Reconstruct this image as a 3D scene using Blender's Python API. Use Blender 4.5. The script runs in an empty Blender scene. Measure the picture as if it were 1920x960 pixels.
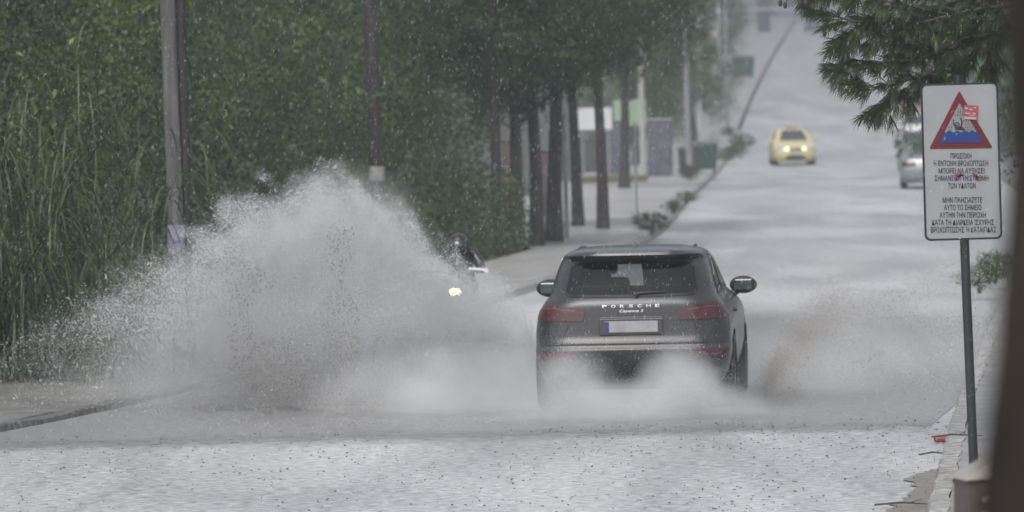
import bpy, bmesh, math, random
import numpy as np
from mathutils import Vector, Matrix

R = math.radians
rng = np.random.default_rng(7)
random.seed(7)
sc = bpy.context.scene
COL = sc.collection

# ------------------------------------------------------------------ camera
F = 200.0 / 36.0 * 1920.0          # focal length in photo pixels
EYE = 3.25
ROLL = R(1.3)
cam_d = bpy.data.cameras.new('camera')
cam = bpy.data.objects.new('camera', cam_d)
COL.objects.link(cam)
cam_d.lens = 200.0
cam_d.sensor_width = 36.0
cam_d.shift_x = 7.0 / 1920.0
cam_d.shift_y = -310.0 / 1920.0
cam_d.clip_start = 0.5
cam_d.clip_end = 3000.0
cam.matrix_world = Matrix.Translation((0, 0, EYE)) @ Matrix.Rotation(R(90), 4, 'X') @ Matrix.Rotation(-ROLL, 4, 'Z')
cam_d.dof.use_dof = True
cam_d.dof.focus_distance = 48.5
cam_d.dof.aperture_fstop = 3.5
sc.camera = cam

# ------------------------------------------------------------------ sky, sun, exposure
world = bpy.data.worlds.new('World')
sc.world = world
world.use_nodes = True
wn = world.node_tree
wn.nodes.clear()
wo = wn.nodes.new('ShaderNodeOutputWorld')
wb = wn.nodes.new('ShaderNodeBackground')
sky = wn.nodes.new('ShaderNodeTexSky')
sky.sky_type = 'NISHITA'
sky.sun_disc = False
sky.sun_elevation = R(55)
sky.sun_rotation = R(200)
sky.air_density = 1.0
sky.dust_density = 5.0
hs = wn.nodes.new('ShaderNodeHueSaturation')
hs.inputs['Saturation'].default_value = 0.3
wn.links.new(sky.outputs[0], hs.inputs['Color'])
wn.links.new(hs.outputs[0], wb.inputs['Color'])
wb.inputs['Strength'].default_value = 0.15
wn.links.new(wb.outputs[0], wo.inputs['Surface'])

sun_d = bpy.data.lights.new('sun', 'SUN')
sun_d.energy = 0.6
sun_d.angle = R(40)
sun_d.color = (1.0, 0.98, 0.95)
sun = bpy.data.objects.new('sun', sun_d)
COL.objects.link(sun)
sun.rotation_euler = (R(35), 0, R(-20))

sc.view_settings.view_transform = 'Standard'
sc.view_settings.look = 'None'
sc.view_settings.exposure = 0.75
sc.view_settings.gamma = 1.0
sc.view_settings.use_curve_mapping = False
cy = sc.cycles
cy.use_denoising = True
cy.max_bounces = 8
cy.diffuse_bounces = 3
cy.glossy_bounces = 3
cy.transparent_max_bounces = 12
cy.transmission_bounces = 4
cy.volume_bounces = 3
cy.sample_clamp_indirect = 4.0
cy.volume_step_rate = 1.5
cy.volume_max_steps = 128

# ------------------------------------------------------------------ helpers
cR, sR = math.cos(ROLL), math.sin(ROLL)
def unroll(px, py):
    a, b = px - 960.0, py - 480.0
    return a * cR - b * sR, a * sR + b * cR
def at(px, py, d):
    u, v = unroll(px, py)
    return Vector((u * d / F, d, EYE - (v + 310.0) * d / F))

def pchip(x, xs, ys):
    xs = np.asarray(xs, float); ys = np.asarray(ys, float); x = np.asarray(x, float)
    h = np.diff(xs); dl = np.diff(ys) / h
    m = np.zeros_like(ys)
    for i in range(1, len(xs) - 1):
        if dl[i-1] * dl[i] > 0:
            w1 = 2*h[i] + h[i-1]; w2 = h[i] + 2*h[i-1]
            m[i] = (w1 + w2) / (w1/dl[i-1] + w2/dl[i])
    m[0], m[-1] = dl[0], dl[-1]
    i = np.clip(np.searchsorted(xs, x) - 1, 0, len(xs) - 2)
    t = np.clip((x - xs[i]) / h[i], 0, 1)
    return ((1+2*t)*(1-t)**2*ys[i] + t*(1-t)**2*h[i]*m[i] + t*t*(3-2*t)*ys[i+1] + t*t*(t-1)*h[i]*m[i+1])

_lat = np.random.default_rng(3).random((32, 32, 32))
def vnoise(p):
    p = np.asarray(p, float)
    i = np.floor(p).astype(int); f = p - i; f = f*f*(3-2*f)
    out = 0
    for dx in (0, 1):
        for dy in (0, 1):
            for dz in (0, 1):
                w = (f[..., 0] if dx else 1-f[..., 0]) * (f[..., 1] if dy else 1-f[..., 1]) * (f[..., 2] if dz else 1-f[..., 2])
                out = out + w * _lat[(i[..., 0]+dx) % 32, (i[..., 1]+dy) % 32, (i[..., 2]+dz) % 32]
    return out

def tag(o, label=None, cat=None, group=None, kind=None):
    if label: o['label'] = label
    if cat: o['category'] = cat
    if group: o['group'] = group
    if kind: o['kind'] = kind
    return o

def mesh_np(name, verts, faces):
    """faces: (n,3) or (n,4) int array, or list of tuples."""
    me = bpy.data.meshes.new(name)
    if isinstance(faces, np.ndarray):
        n, k = faces.shape
        me.vertices.add(len(verts)); me.vertices.foreach_set('co', np.asarray(verts, np.float32).ravel())
        me.loops.add(n*k); me.loops.foreach_set('vertex_index', faces.astype(np.int32).ravel())
        me.polygons.add(n); me.polygons.foreach_set('loop_start', np.arange(0, n*k, k, dtype=np.int32))
        me.update(calc_edges=True)
    else:
        me.from_pydata([tuple(v) for v in verts], [], faces)
        me.update()
    return me

def link(name, me, mats, parent=None, smooth=False, loc=None):
    if not isinstance(mats, (list, tuple)): mats = [mats]
    if len(me.materials) == 0:
        for m in mats: me.materials.append(m)
    if smooth:
        me.polygons.foreach_set('use_smooth', np.ones(len(me.polygons), bool))
    o = bpy.data.objects.new(name, me)
    COL.objects.link(o)
    if parent is not None: o.parent = parent
    if loc is not None: o.location = loc
    return o

def empty(name, loc, rz=0, label=None, cat=None, group=None):
    o = bpy.data.objects.new(name, None)
    o.empty_display_size = 0.2
    COL.objects.link(o)
    o.location = loc
    o.rotation_euler = (0, 0, rz)
    return tag(o, label, cat, group)

class MB:
    """collects simple shapes into one mesh"""
    def __init__(s): s.v = []; s.f = []; s.m = []
    def add(s, v, f, mi=0):
        o = len(s.v); s.v += [tuple(p) for p in v]; s.f += [tuple(i + o for i in q) for q in f]; s.m += [mi]*len(f); return s
    def box(s, c, size, rot=None, mi=0, bev=0.0):
        hx, hy, hz = [q/2 for q in size]
        bm = bmesh.new(); bmesh.ops.create_cube(bm, size=1.0)
        for v in bm.verts: v.co = Vector((v.co.x*size[0], v.co.y*size[1], v.co.z*size[2]))
        if bev > 0: bmesh.ops.bevel(bm, geom=bm.edges[:], offset=bev, segments=2, affect='EDGES', profile=0.5)
        M = Matrix.Translation(c) @ (rot.to_4x4() if rot else Matrix())
        bm.verts.index_update()
        s.add([M @ v.co for v in bm.verts], [[v.index for v in f.verts] for f in bm.faces], mi); bm.free(); return s
    def tube(s, pts, rad, n=10, mi=0, caps=True):
        pts = [Vector(p) for p in pts]
        rads = rad if isinstance(rad, (list, tuple, np.ndarray)) else [rad]*len(pts)
        vs, fs = [], []
        ref = None
        for i, p in enumerate(pts):
            t = (pts[min(i+1, len(pts)-1)] - pts[max(i-1, 0)]).normalized()
            if ref is None:
                ref = t.orthogonal().normalized()
            ref = (ref - t*ref.dot(t)).normalized(); b = t.cross(ref)
            for k in range(n):
                a = 2*math.pi*k/n
                vs.append(p + (ref*math.cos(a) + b*math.sin(a))*rads[i])
        for i in range(len(pts)-1):
            for k in range(n):
                k2 = (k+1) % n
                fs.append((i*n+k, i*n+k2, (i+1)*n+k2, (i+1)*n+k))
        if caps:
            fs.append(tuple(reversed(range(n)))); fs.append(tuple(range((len(pts)-1)*n, len(pts)*n)))
        return s.add(vs, fs, mi)
    def lathe(s, prof, n=28, M=None, mi=0):
        """prof: (radius, height) list, around local z"""
        M = M or Matrix(); vs, fs = [], []
        for r_, h_ in prof:
            for k in range(n):
                a = 2*math.pi*k/n; vs.append(M @ Vector((r_*math.cos(a), r_*math.sin(a), h_)))
        for i in range(len(prof)-1):
            for k in range(n):
                k2 = (k+1) % n; fs.append((i*n+k, i*n+k2, (i+1)*n+k2, (i+1)*n+k))
        return s.add(vs, fs, mi)
    def ball(s, c, rad, n=16, mi=0, rot=None):
        rx, ry, rz = rad if isinstance(rad, (tuple, list)) else (rad,)*3
        prof = [(math.sin(math.pi*i/n), -math.cos(math.pi*i/n)) for i in range(n+1)]
        M = Matrix.Translation(c) @ (rot.to_4x4() if rot else Matrix()) @ Matrix.Diagonal((rx, ry, rz, 1))
        return s.lathe(prof, n*2, M, mi)
    def poly(s, pts, thick_vec, mi=0):
        """extruded polygon"""
        n = len(pts); t = Vector(thick_vec); a = [Vector(p) for p in pts]; b = [p + t for p in a]
        fs = [tuple(range(n)), tuple(reversed(range(n, 2*n)))] + [(i, i+n, (i+1) % n + n, (i+1) % n) for i in range(n)]
        return s.add(a+b, fs, mi)
    def build(s, name, mats, parent=None, smooth=False, loc=None):
        me = mesh_np(name, s.v, s.f)
        if not isinstance(mats, (list, tuple)): mats = [mats]
        for m in mats: me.materials.append(m)
        me.polygons.foreach_set('material_index', np.array(s.m, np.int32))
        o = link(name, me, mats, parent, False, loc)
        if smooth:
            me.polygons.foreach_set('use_smooth', np.ones(len(me.polygons), bool))
            try: me.set_sharp_from_angle(angle=R(40))
            except Exception: pass
        return o

def copy_tree(o, parent=None):
    c = o.copy(); COL.objects.link(c)
    if parent is not None: c.parent = parent
    for ch in list(o.children): copy_tree(ch, c)
    return c

# ------------------------------------------------------------------ materials
def mat(name, base, rough=0.6, var=0.0, scale=6.0, metallic=0.0, bump=0.0, bscale=None, coat=0.0, spec=0.5, emit=None, estr=0.0, col2=None, detail=5.0, stretch=None, trans=0.0):
    m = bpy.data.materials.new(name); m.use_nodes = True
    nt = m.node_tree; b = nt.nodes['Principled BSDF']
    b.inputs['Base Color'].default_value = (*base, 1)
    b.inputs['Roughness'].default_value = rough
    b.inputs['Metallic'].default_value = metallic
    b.inputs['Coat Weight'].default_value = coat
    b.inputs['Coat Roughness'].default_value = 0.08
    b.inputs['Specular IOR Level'].default_value = spec
    if emit:
        b.inputs['Emission Color'].default_value = (*emit, 1); b.inputs['Emission Strength'].default_value = estr
    if var > 0 or col2 or bump > 0:
        tc = nt.nodes.new('ShaderNodeTexCoord'); mp = nt.nodes.new('ShaderNodeMapping')
        nt.links.new(tc.outputs['Object'], mp.inputs['Vector'])
        if stretch: mp.inputs['Scale'].default_value = stretch
        nz = nt.nodes.new('ShaderNodeTexNoise'); nz.inputs['Scale'].default_value = scale; nz.inputs['Detail'].default_value = detail
        nt.links.new(mp.outputs[0], nz.inputs['Vector'])
        if var > 0 or col2:
            cr = nt.nodes.new('ShaderNodeValToRGB')
            c2 = col2 or tuple(min(1, c*(1+var)) for c in base); c1 = base if col2 else tuple(c*(1-var) for c in base)
            cr.color_ramp.elements[0].position = 0.32; cr.color_ramp.elements[1].position = 0.68
            cr.color_ramp.elements[0].color = (*c1, 1); cr.color_ramp.elements[1].color = (*c2, 1)
            nt.links.new(nz.outputs['Fac'], cr.inputs[0]); nt.links.new(cr.outputs[0], b.inputs['Base Color'])
        if bump > 0:
            n2 = nz
            if bscale:
                n2 = nt.nodes.new('ShaderNodeTexNoise'); n2.inputs['Scale'].default_value = bscale; n2.inputs['Detail'].default_value = 6
                nt.links.new(mp.outputs[0], n2.inputs['Vector'])
            bp = nt.nodes.new('ShaderNodeBump'); bp.inputs['Strength'].default_value = 1.0; bp.inputs['Distance'].default_value = bump
            nt.links.new(n2.outputs['Fac'], bp.inputs['Height']); nt.links.new(bp.outputs[0], b.inputs['Normal'])
    return m

def leaf_mat(name, dark, light, rough=0.5, transl=0.25):
    m = bpy.data.materials.new(name); m.use_nodes = True
    nt = m.node_tree; b = nt.nodes['Principled BSDF']; out = nt.nodes['Material Output']
    at_ = nt.nodes.new('ShaderNodeAttribute'); at_.attribute_name = 'tint'
    cr = nt.nodes.new('ShaderNodeValToRGB')
    cr.color_ramp.elements[0].color = (*dark, 1); cr.color_ramp.elements[1].color = (*light, 1)
    nt.links.new(at_.outputs['Fac'], cr.inputs[0]); nt.links.new(cr.outputs[0], b.inputs['Base Color'])
    b.inputs['Roughness'].default_value = rough
    tr = nt.nodes.new('ShaderNodeBsdfTranslucent'); nt.links.new(cr.outputs[0], tr.inputs['Color'])
    mx = nt.nodes.new('ShaderNodeMixShader'); mx.inputs[0].default_value = transl
    nt.links.new(b.outputs[0], mx.inputs[1]); nt.links.new(tr.outputs[0], mx.inputs[2]); nt.links.new(mx.outputs[0], out.inputs['Surface'])
    return m

def glass_mat(name, tint, rough=0.03):
    m = bpy.data.materials.new(name); m.use_nodes = True
    nt = m.node_tree; nt.nodes.clear()
    out = nt.nodes.new('ShaderNodeOutputMaterial'); tr = nt.nodes.new('ShaderNodeBsdfTransparent'); tr.inputs[0].default_value = (*tint, 1)
    gl = nt.nodes.new('ShaderNodeBsdfGlossy'); gl.inputs['Roughness'].default_value = rough
    fr = nt.nodes.new('ShaderNodeFresnel'); fr.inputs[0].default_value = 1.5
    mx = nt.nodes.new('ShaderNodeMixShader')
    nt.links.new(fr.outputs[0], mx.inputs[0]); nt.links.new(tr.outputs[0], mx.inputs[1]); nt.links.new(gl.outputs[0], mx.inputs[2]); nt.links.new(mx.outputs[0], out.inputs['Surface'])
    return m

M_asph = mat('wet_asphalt', (0.045, 0.045, 0.047), 0.34)
def wet_road(m, dark, light, r0, r1, scale, bumpd):
    nt = m.node_tree; b = nt.nodes['Principled BSDF']
    tc = nt.nodes.new('ShaderNodeTexCoord')
    mp = nt.nodes.new('ShaderNodeMapping'); mp.inputs['Scale'].default_value = (1.0, 0.20, 1.0)
    nt.links.new(tc.outputs['Object'], mp.inputs['Vector'])
    big = nt.nodes.new('ShaderNodeTexNoise'); big.inputs['Scale'].default_value = scale; big.inputs['Detail'].default_value = 4; big.inputs['Distortion'].default_value = 0.6
    nt.links.new(mp.outputs[0], big.inputs['Vector'])
    mp2 = nt.nodes.new('ShaderNodeMapping'); mp2.inputs['Scale'].default_value = (1.0, 0.55, 1.0)
    nt.links.new(tc.outputs['Object'], mp2.inputs['Vector'])
    fine = nt.nodes.new('ShaderNodeTexNoise'); fine.inputs['Scale'].default_value = 9.0; fine.inputs['Detail'].default_value = 5
    nt.links.new(mp2.outputs[0], fine.inputs['Vector'])
    ripple = nt.nodes.new('ShaderNodeTexVoronoi'); ripple.inputs['Scale'].default_value = 5.5
    nt.links.new(mp2.outputs[0], ripple.inputs['Vector'])
    cr = nt.nodes.new('ShaderNodeValToRGB'); cr.color_ramp.elements[0].position = 0.35; cr.color_ramp.elements[1].position = 0.65
    cr.color_ramp.elements[0].color = (*dark, 1); cr.color_ramp.elements[1].color = (*light, 1)
    f2 = nt.nodes.new('ShaderNodeTexNoise'); f2.inputs['Scale'].default_value = 9.0; f2.inputs['Detail'].default_value = 6; f2.inputs['Roughness'].default_value = .75
    nt.links.new(tc.outputs['Object'], f2.inputs['Vector'])
    mxf = nt.nodes.new('ShaderNodeMix'); mxf.inputs['Factor'].default_value = .74
    nt.links.new(big.outputs['Fac'], mxf.inputs['A']); nt.links.new(f2.outputs['Fac'], mxf.inputs['B'])
    nt.links.new(mxf.outputs['Result'], cr.inputs[0]); nt.links.new(cr.outputs[0], b.inputs['Base Color'])
    cr.color_ramp.elements[0].position = 0.40; cr.color_ramp.elements[1].position = 0.60
    mr = nt.nodes.new('ShaderNodeMapRange'); mr.inputs['From Min'].default_value = 0.3; mr.inputs['From Max'].default_value = 0.7
    mr.inputs['To Min'].default_value = r0; mr.inputs['To Max'].default_value = r1
    nt.links.new(big.outputs['Fac'], mr.inputs['Value']); nt.links.new(mr.outputs[0], b.inputs['Roughness'])
    # rain rings: a small crater in each voronoi cell
    mr2 = nt.nodes.new('ShaderNodeMapRange'); mr2.inputs['From Min'].default_value = 0.0; mr2.inputs['From Max'].default_value = 0.25
    nt.links.new(ripple.outputs['Distance'], mr2.inputs['Value'])
    ad = nt.nodes.new('ShaderNodeMath'); ad.operation = 'MULTIPLY_ADD'; ad.inputs[1].default_value = 0.5
    nt.links.new(mr2.outputs[0], ad.inputs[0]); nt.links.new(fine.outputs['Fac'], ad.inputs[2])
    bp = nt.nodes.new('ShaderNodeBump'); bp.inputs['Strength'].default_value = 1.0; bp.inputs['Distance'].default_value = bumpd
    nt.links.new(ad.outputs[0], bp.inputs['Height']); nt.links.new(bp.outputs[0], b.inputs['Normal'])
    b.inputs['Specular IOR Level'].default_value = 0.6
    return m
wet_road(M_asph, (0.15, 0.152, 0.157), (0.56, 0.565, 0.575), 0.30, 0.50, 0.5, 0.02)
M_water = mat('muddy_water', (0.16, 0.15, 0.145), 0.2)
wet_road(M_water, (0.13, 0.129, 0.128), (0.30, 0.298, 0.297), 0.24, 0.40, 0.3, 0.014)
M_painted_refl = mat('painted_reflection', (0.55, 0.55, 0.54), 0.4, 0.15, 4)  # pale tone standing for tree-gap reflections on the left footway
M_pave = mat('wet_paving', (0.36, 0.35, 0.345), 0.32, 0.25, 1.3, bump=0.008, bscale=12)
M_kerb = mat('old_kerb_stone', (0.27, 0.265, 0.255), 0.5, 0.5, 9, bump=0.05, bscale=14)
M_soil = mat('wet_soil', (0.05, 0.045, 0.035), 0.55, 0.4, 3, bump=0.04, col2=(0.045, 0.06, 0.03))
M_hill = mat('distant_hill', (0.05, 0.055, 0.05), 0.9, 0.3, 0.05)
M_leafA = leaf_mat('leaves_broad', (0.018, 0.040, 0.010), (0.125, 0.195, 0.03))
M_leafB = leaf_mat('leaves_olive', (0.015, 0.034, 0.011), (0.10, 0.16, 0.034))
M_leafP = leaf_mat('pine_needles_far', (0.012, 0.030, 0.011), (0.072, 0.12, 0.034))
M_reed = leaf_mat('reed_blades', (0.014, 0.032, 0.011), (0.075, 0.12, 0.028), 0.4, 0.25)
M_needle = leaf_mat('pine_needles', (0.014, 0.026, 0.009), (0.05, 0.075, 0.018), 0.45, 0.2)
M_bark = mat('dark_bark', (0.045, 0.038, 0.034), 0.75, 0.45, 8, bump=0.05, stretch=(1, 1, 0.25))
M_barknear = mat('near_bark', (0.008, 0.006, 0.005), 0.9, 0.0, 3.2, col2=(.042, .034, .028), bump=0.03, stretch=(1, 1, 0.5), spec=.15)
M_polew = mat('grey_weathered_pole', (0.105, 0.102, 0.103), 0.65, 0.45, 14, bump=0.02, stretch=(1, 1, 0.08))
M_poled = mat('dark_creosote_pole', (0.026, 0.021, 0.020), 0.7, 0.5, 12, bump=0.03, stretch=(1, 1, 0.2))
M_white = mat('white_paint', (0.7, 0.7, 0.69), 0.45, 0.08, 6)
M_metal = mat('grey_galvanised', (0.3, 0.31, 0.32), 0.45, 0.15, 8, metallic=0.4)
M_postgreen = mat('dark_green_post', (0.017, 0.024, 0.024), 0.38, 0.15, 12)
M_black = mat('black_plastic', (0.015, 0.015, 0.016), 0.45)
M_tyre = mat('tyre_rubber', (0.012, 0.012, 0.012), 0.7, bump=0.004, bscale=60)
M_rim = mat('alloy_rim', (0.35, 0.35, 0.36), 0.3, metallic=0.8)
M_chrome = mat('chrome', (0.7, 0.7, 0.72), 0.12, metallic=1.0)
M_drop = mat('water_droplets', (0.55, 0.565, 0.58), 0.25)
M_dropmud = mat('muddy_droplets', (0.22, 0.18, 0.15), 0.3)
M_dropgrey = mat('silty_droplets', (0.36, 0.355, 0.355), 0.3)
M_droptan = mat('sandy_droplets', (0.43, 0.41, 0.385), 0.3)

# ------------------------------------------------------------------ terrain and road
def zprof(y):
    y = np.asarray(y, float)
    s = np.clip((y - 220) / 100, 0, 1)
    ramp = 0.027 * 100 * s * s / 2
    z = ramp + 0.027 * np.clip(y - 320, 0, 380)
    return z
KL = np.array([(-16, 10), (-12.5, 30), (-8.2, 46), (-5.08, 56), (-3.39, 64), (-1.9, 74), (0.45, 93), (3.0, 121), (5.15, 163), (7.4, 205), (12.2, 300), (29.8, 600), (36, 700)])
KR = np.array([(0.4, 10), (1.9, 30), (3.11, 43), (4.22, 54.7), (6.0, 72), (8.4, 95), (11.3, 123), (14.6, 163), (17.0, 205), (21.8, 300), (39.4, 600), (45.4, 700)])
def kl(y): return pchip(y, KL[:, 1], KL[:, 0])
def kr(y): return pchip(y, KR[:, 1], KR[:, 0])
YS = np.concatenate([np.arange(10, 130, 2.0), np.arange(130, 330, 5.0), np.arange(330, 701, 20.0)])

def strip(name, xa, xb, ys, zoff, m, nx=4, label=None, cat=None, kind='structure', wob=0.0):
    t = np.linspace(0, 1, nx)
    X = xa[:, None] * (1-t) + xb[:, None] * t
    Y = np.repeat(ys[:, None], nx, 1)
    Z = np.repeat((zprof(ys))[:, None], nx, 1) + zoff
    V = np.stack([X, Y, Z], -1).reshape(-1, 3)
    i = np.arange(len(ys)-1)[:, None]*nx + np.arange(nx-1)[None, :]
    Fc = np.stack([i, i+1, i+nx+1, i+nx], -1).reshape(-1, 4)
    o = link(name, mesh_np(name, V, Fc), m, smooth=True)
    return tag(o, label, cat, kind=kind)

gy = np.concatenate([np.arange(-10, 330, 10.0), np.arange(330, 1240, 30.0)])
strip('ground', np.full(len(gy), -230.0), np.full(len(gy), 280.0), gy, -0.01, M_soil, 30, 'dark wet earth beyond the pavements', 'ground')
strip('road', kl(YS), kr(YS), YS, 0.0, M_asph, 8, 'wet grey asphalt road climbing into the rain', 'road')

# puddle across the dip
wy = np.concatenate([np.linspace(50.5, 56, 14), np.arange(57, 90, 1.5)])
nx = 160
t = np.linspace(0.004, 0.996, nx)
WX = kl(wy)[:, None]*(1-t) + kr(wy)[:, None]*t
WY = np.repeat(wy[:, None], nx, 1)
edge = (vnoise(np.stack([t*26, t*0+.5, t*0+.5], -1)) - .5)*1.5 + (vnoise(np.stack([t*70, t*0+3.5, t*0+.5], -1)) - .5)*.6 + 1.1*t
WY = WY + edge[None, :] * np.clip((57 - wy)/4.8, 0, 1)[:, None]
WV = np.stack([WX, WY, WX*0+0.005], -1).reshape(-1, 3)
def shallow(m):
    nt = m.node_tree; b = nt.nodes['Principled BSDF']; out_ = nt.nodes['Material Output']
    tc = nt.nodes.new('ShaderNodeTexCoord'); sx = nt.nodes.new('ShaderNodeSeparateXYZ'); nt.links.new(tc.outputs['Object'], sx.inputs[0])
    n1 = nt.nodes.new('ShaderNodeTexNoise'); n1.inputs['Scale'].default_value = 1.6; n1.inputs['Detail'].default_value = 6; n1.inputs['Roughness'].default_value = .7; nt.links.new(tc.outputs['Object'], n1.inputs['Vector'])
    ma = nt.nodes.new('ShaderNodeMath'); ma.operation = 'MULTIPLY_ADD'; ma.inputs[1].default_value = 2.4; nt.links.new(n1.outputs['Fac'], ma.inputs[0]); nt.links.new(sx.outputs['Y'], ma.inputs[2])
    mr = nt.nodes.new('ShaderNodeMapRange'); mr.interpolation_type = 'SMOOTHSTEP'; mr.inputs['From Min'].default_value = 53.6; mr.inputs['From Max'].default_value = 56.0; mr.inputs['To Max'].default_value = .92; nt.links.new(ma.outputs[0], mr.inputs['Value'])
    mf = nt.nodes.new('ShaderNodeMapRange'); mf.interpolation_type = 'SMOOTHSTEP'; mf.inputs['From Min'].default_value = 88.0; mf.inputs['From Max'].default_value = 70.0; nt.links.new(ma.outputs[0], mf.inputs['Value'])
    mm = nt.nodes.new('ShaderNodeMath'); mm.operation = 'MULTIPLY'; nt.links.new(mr.outputs[0], mm.inputs[0]); nt.links.new(mf.outputs[0], mm.inputs[1])
    tr = nt.nodes.new('ShaderNodeBsdfTransparent'); mx = nt.nodes.new('ShaderNodeMixShader')
    nt.links.new(mm.outputs[0], mx.inputs[0]); nt.links.new(tr.outputs[0], mx.inputs[1]); nt.links.new(b.outputs[0], mx.inputs[2]); nt.links.new(mx.outputs[0], out_.inputs['Surface'])
shallow(M_water)
i = np.arange(len(wy)-1)[:, None]*nx + np.arange(nx-1)[None, :]
tag(link('water', mesh_np('water', WV, np.stack([i, i+1, i+nx+1, i+nx], -1).reshape(-1, 4)), M_water, smooth=True),
    'grey brown flood water lying across the dip in the road', 'water', kind='structure')

def kerb(name, fx, side, ys, label, cat='kerb', m_=None, hs=1.0):
    """stone kerb with slightly uneven blocks; side=-1 lies left of the line"""
    mb = MB(); n = len(ys); vs = []; fs = []
    prof = [(0.0, -0.02), (0.012*1, 0.10), (0.03, 0.125), (0.17, 0.13), (0.17, -0.02)]
    for j, y in enumerate(ys):
        x0 = float(fx(y)); z0 = float(zprof(y))
        jit = (random.random()-.5)*(0.045 if side > 0 else .02)
        for k, (a, h) in enumerate(prof):
            vs.append((x0 + side*(a+jit), y, z0 + h*hs + (jit if k in (1, 2, 3) else 0)))
    P = len(prof)
    for j in range(n-1):
        for k in range(P-1):
            fs.append((j*P+k, j*P+k+1, (j+1)*P+k+1, (j+1)*P+k))
    mb.add(vs, fs)
    return tag(mb.build(name, m_ or M_kerb), label, cat, kind='structure')
kys = np.concatenate([np.arange(10, 110, 0.45), np.arange(110, 700, 4.0)])
kerb('kerb', kl, -1, kys[(kys >= 82) & (kys < 300)], 'pale worn kerb along the far left side of the road')
kerb('kerb', kl, -1, kys[kys <= 82.4], 'dark low kerb at the near left beside the flood water', hs=.55, m_=mat('dark_kerb_stone', (0.12, 0.117, 0.112), 0.5, 0.5, 9, bump=0.05, bscale=14))
kerb('kerb', kr, 1, kys, 'broken pale stone kerb beside the sign post')
PWD = np.interp(YS, [60, 80, 100, 112, 122, 130], [4.4, 3.2, 2.2, 1.9, 3.4, 5.0])
M_paved = mat('dark_wet_verge', (0.165, 0.16, 0.155), 0.4, 0.35, 2.0, bump=0.015, bscale=14)
M_paver = mat('grey_wet_footway', (0.20, 0.196, 0.19), 0.4, 0.3, 2.0, bump=0.01, bscale=12)
nn = YS <= 86; ff = YS >= 86
strip('pavement', kl(YS)[nn]-0.168, (kl(YS)-PWD)[nn], YS[nn], 0.07, M_paved, 4, 'dark wet verge between the left kerb and the reeds', 'pavement')
strip('pavement', kl(YS)[ff]-0.168, (kl(YS)-PWD)[ff], YS[ff], 0.128, M_pave, 4, 'wet paved footway under the trees on the left', 'pavement')
strip('pavement', kr(YS)+0.168, kr(YS)+4.0, YS, 0.128, M_paver, 4, 'wet paved footway behind the warning sign', 'pavement')
# reflections of tree gaps on the wet left footway, painted as pale bands
for k, y in enumerate((117, 127.5, 138, 150, 163)):
    ys = np.array([y, y+0.6, y+1.1])
    strip('reflection_band', kl(ys)-0.2, kl(ys)-4.0, ys, 0.134, M_painted_refl, 3, 'pale painted reflection of a tree gap on the left footway, one of five', 'paving')
ys = np.array([188.0, 189.2, 190.0])
M_yel = mat('yellow_edge', (0.14, 0.12, 0.06), 0.5, 0.2)
ky = MB().box((0, 0, 0.12), (2.6, 0.5, 0.22), bev=0.03).build('edge_stone', M_yel, loc=(float(kl(189))-3.3, 189, 0.13))
tag(ky, 'yellow painted edge stone on the left footway beyond the trunks', 'kerb stone')
# mud washed against the right kerb
my = np.arange(41.5, 47.6, .15); mw = .04+.16*vnoise(np.stack([my*5.1, my*0+.3, my*0], -1))+.25*vnoise(np.stack([my*1.1, my*0+.3, my*0], -1))*np.clip((47.8-my)/2.5, 0, 1)
strip('mud', kr(my)-mw, kr(my)+.004, my, .008, mat('gutter_mud', (.15, .125, .105), .35, .4, 6, bump=.02), 4, 'brown mud washed up against the right kerb', 'mud')

# hills far behind
hx = np.linspace(-230, 280, 60); hyv = np.array([760, 860, 980, 1120, 1230.0])
HZ = np.stack([np.full(60, 10.0), 26+6*vnoise(np.stack([hx/30, hx*0, hx*0], -1)), 38+12*vnoise(np.stack([hx/40, hx*0+4, hx*0], -1)), 52+10*vnoise(np.stack([hx/45, hx*0+9, hx*0], -1)), np.full(60, 58.0)])
HV = np.stack([np.repeat(hx[None], 5, 0), np.repeat(hyv[:, None], 60, 1), HZ], -1).reshape(-1, 3)
i = np.arange(4)[:, None]*60 + np.arange(59)[None, :]
tag(link('hills', mesh_np('hills', HV, np.stack([i, i+1, i+61, i+60], -1).reshape(-1, 4)), M_hill, smooth=True), 'grey hill dissolving in the rain', 'hills', kind='structure')

# haze
hz = MB().box((25, 610, 38), (540, 1290, 80)).build('haze', bpy.data.materials.new('rain_haze'))
tag(hz, 'pale even rain haze over the whole street', 'haze', kind='stuff')
m = hz.data.materials[0]; m.use_nodes = True; nt = m.node_tree; nt.nodes.clear()
ho = nt.nodes.new('ShaderNodeOutputMaterial'); pv = nt.nodes.new('ShaderNodeVolumePrincipled')
pv.inputs['Color'].default_value = (0.39, 0.415, 0.44, 1); pv.inputs['Density'].default_value = 0.0018; pv.inputs['Anisotropy'].default_value = 0.5
nt.links.new(pv.outputs[0], ho.inputs['Volume'])

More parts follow.
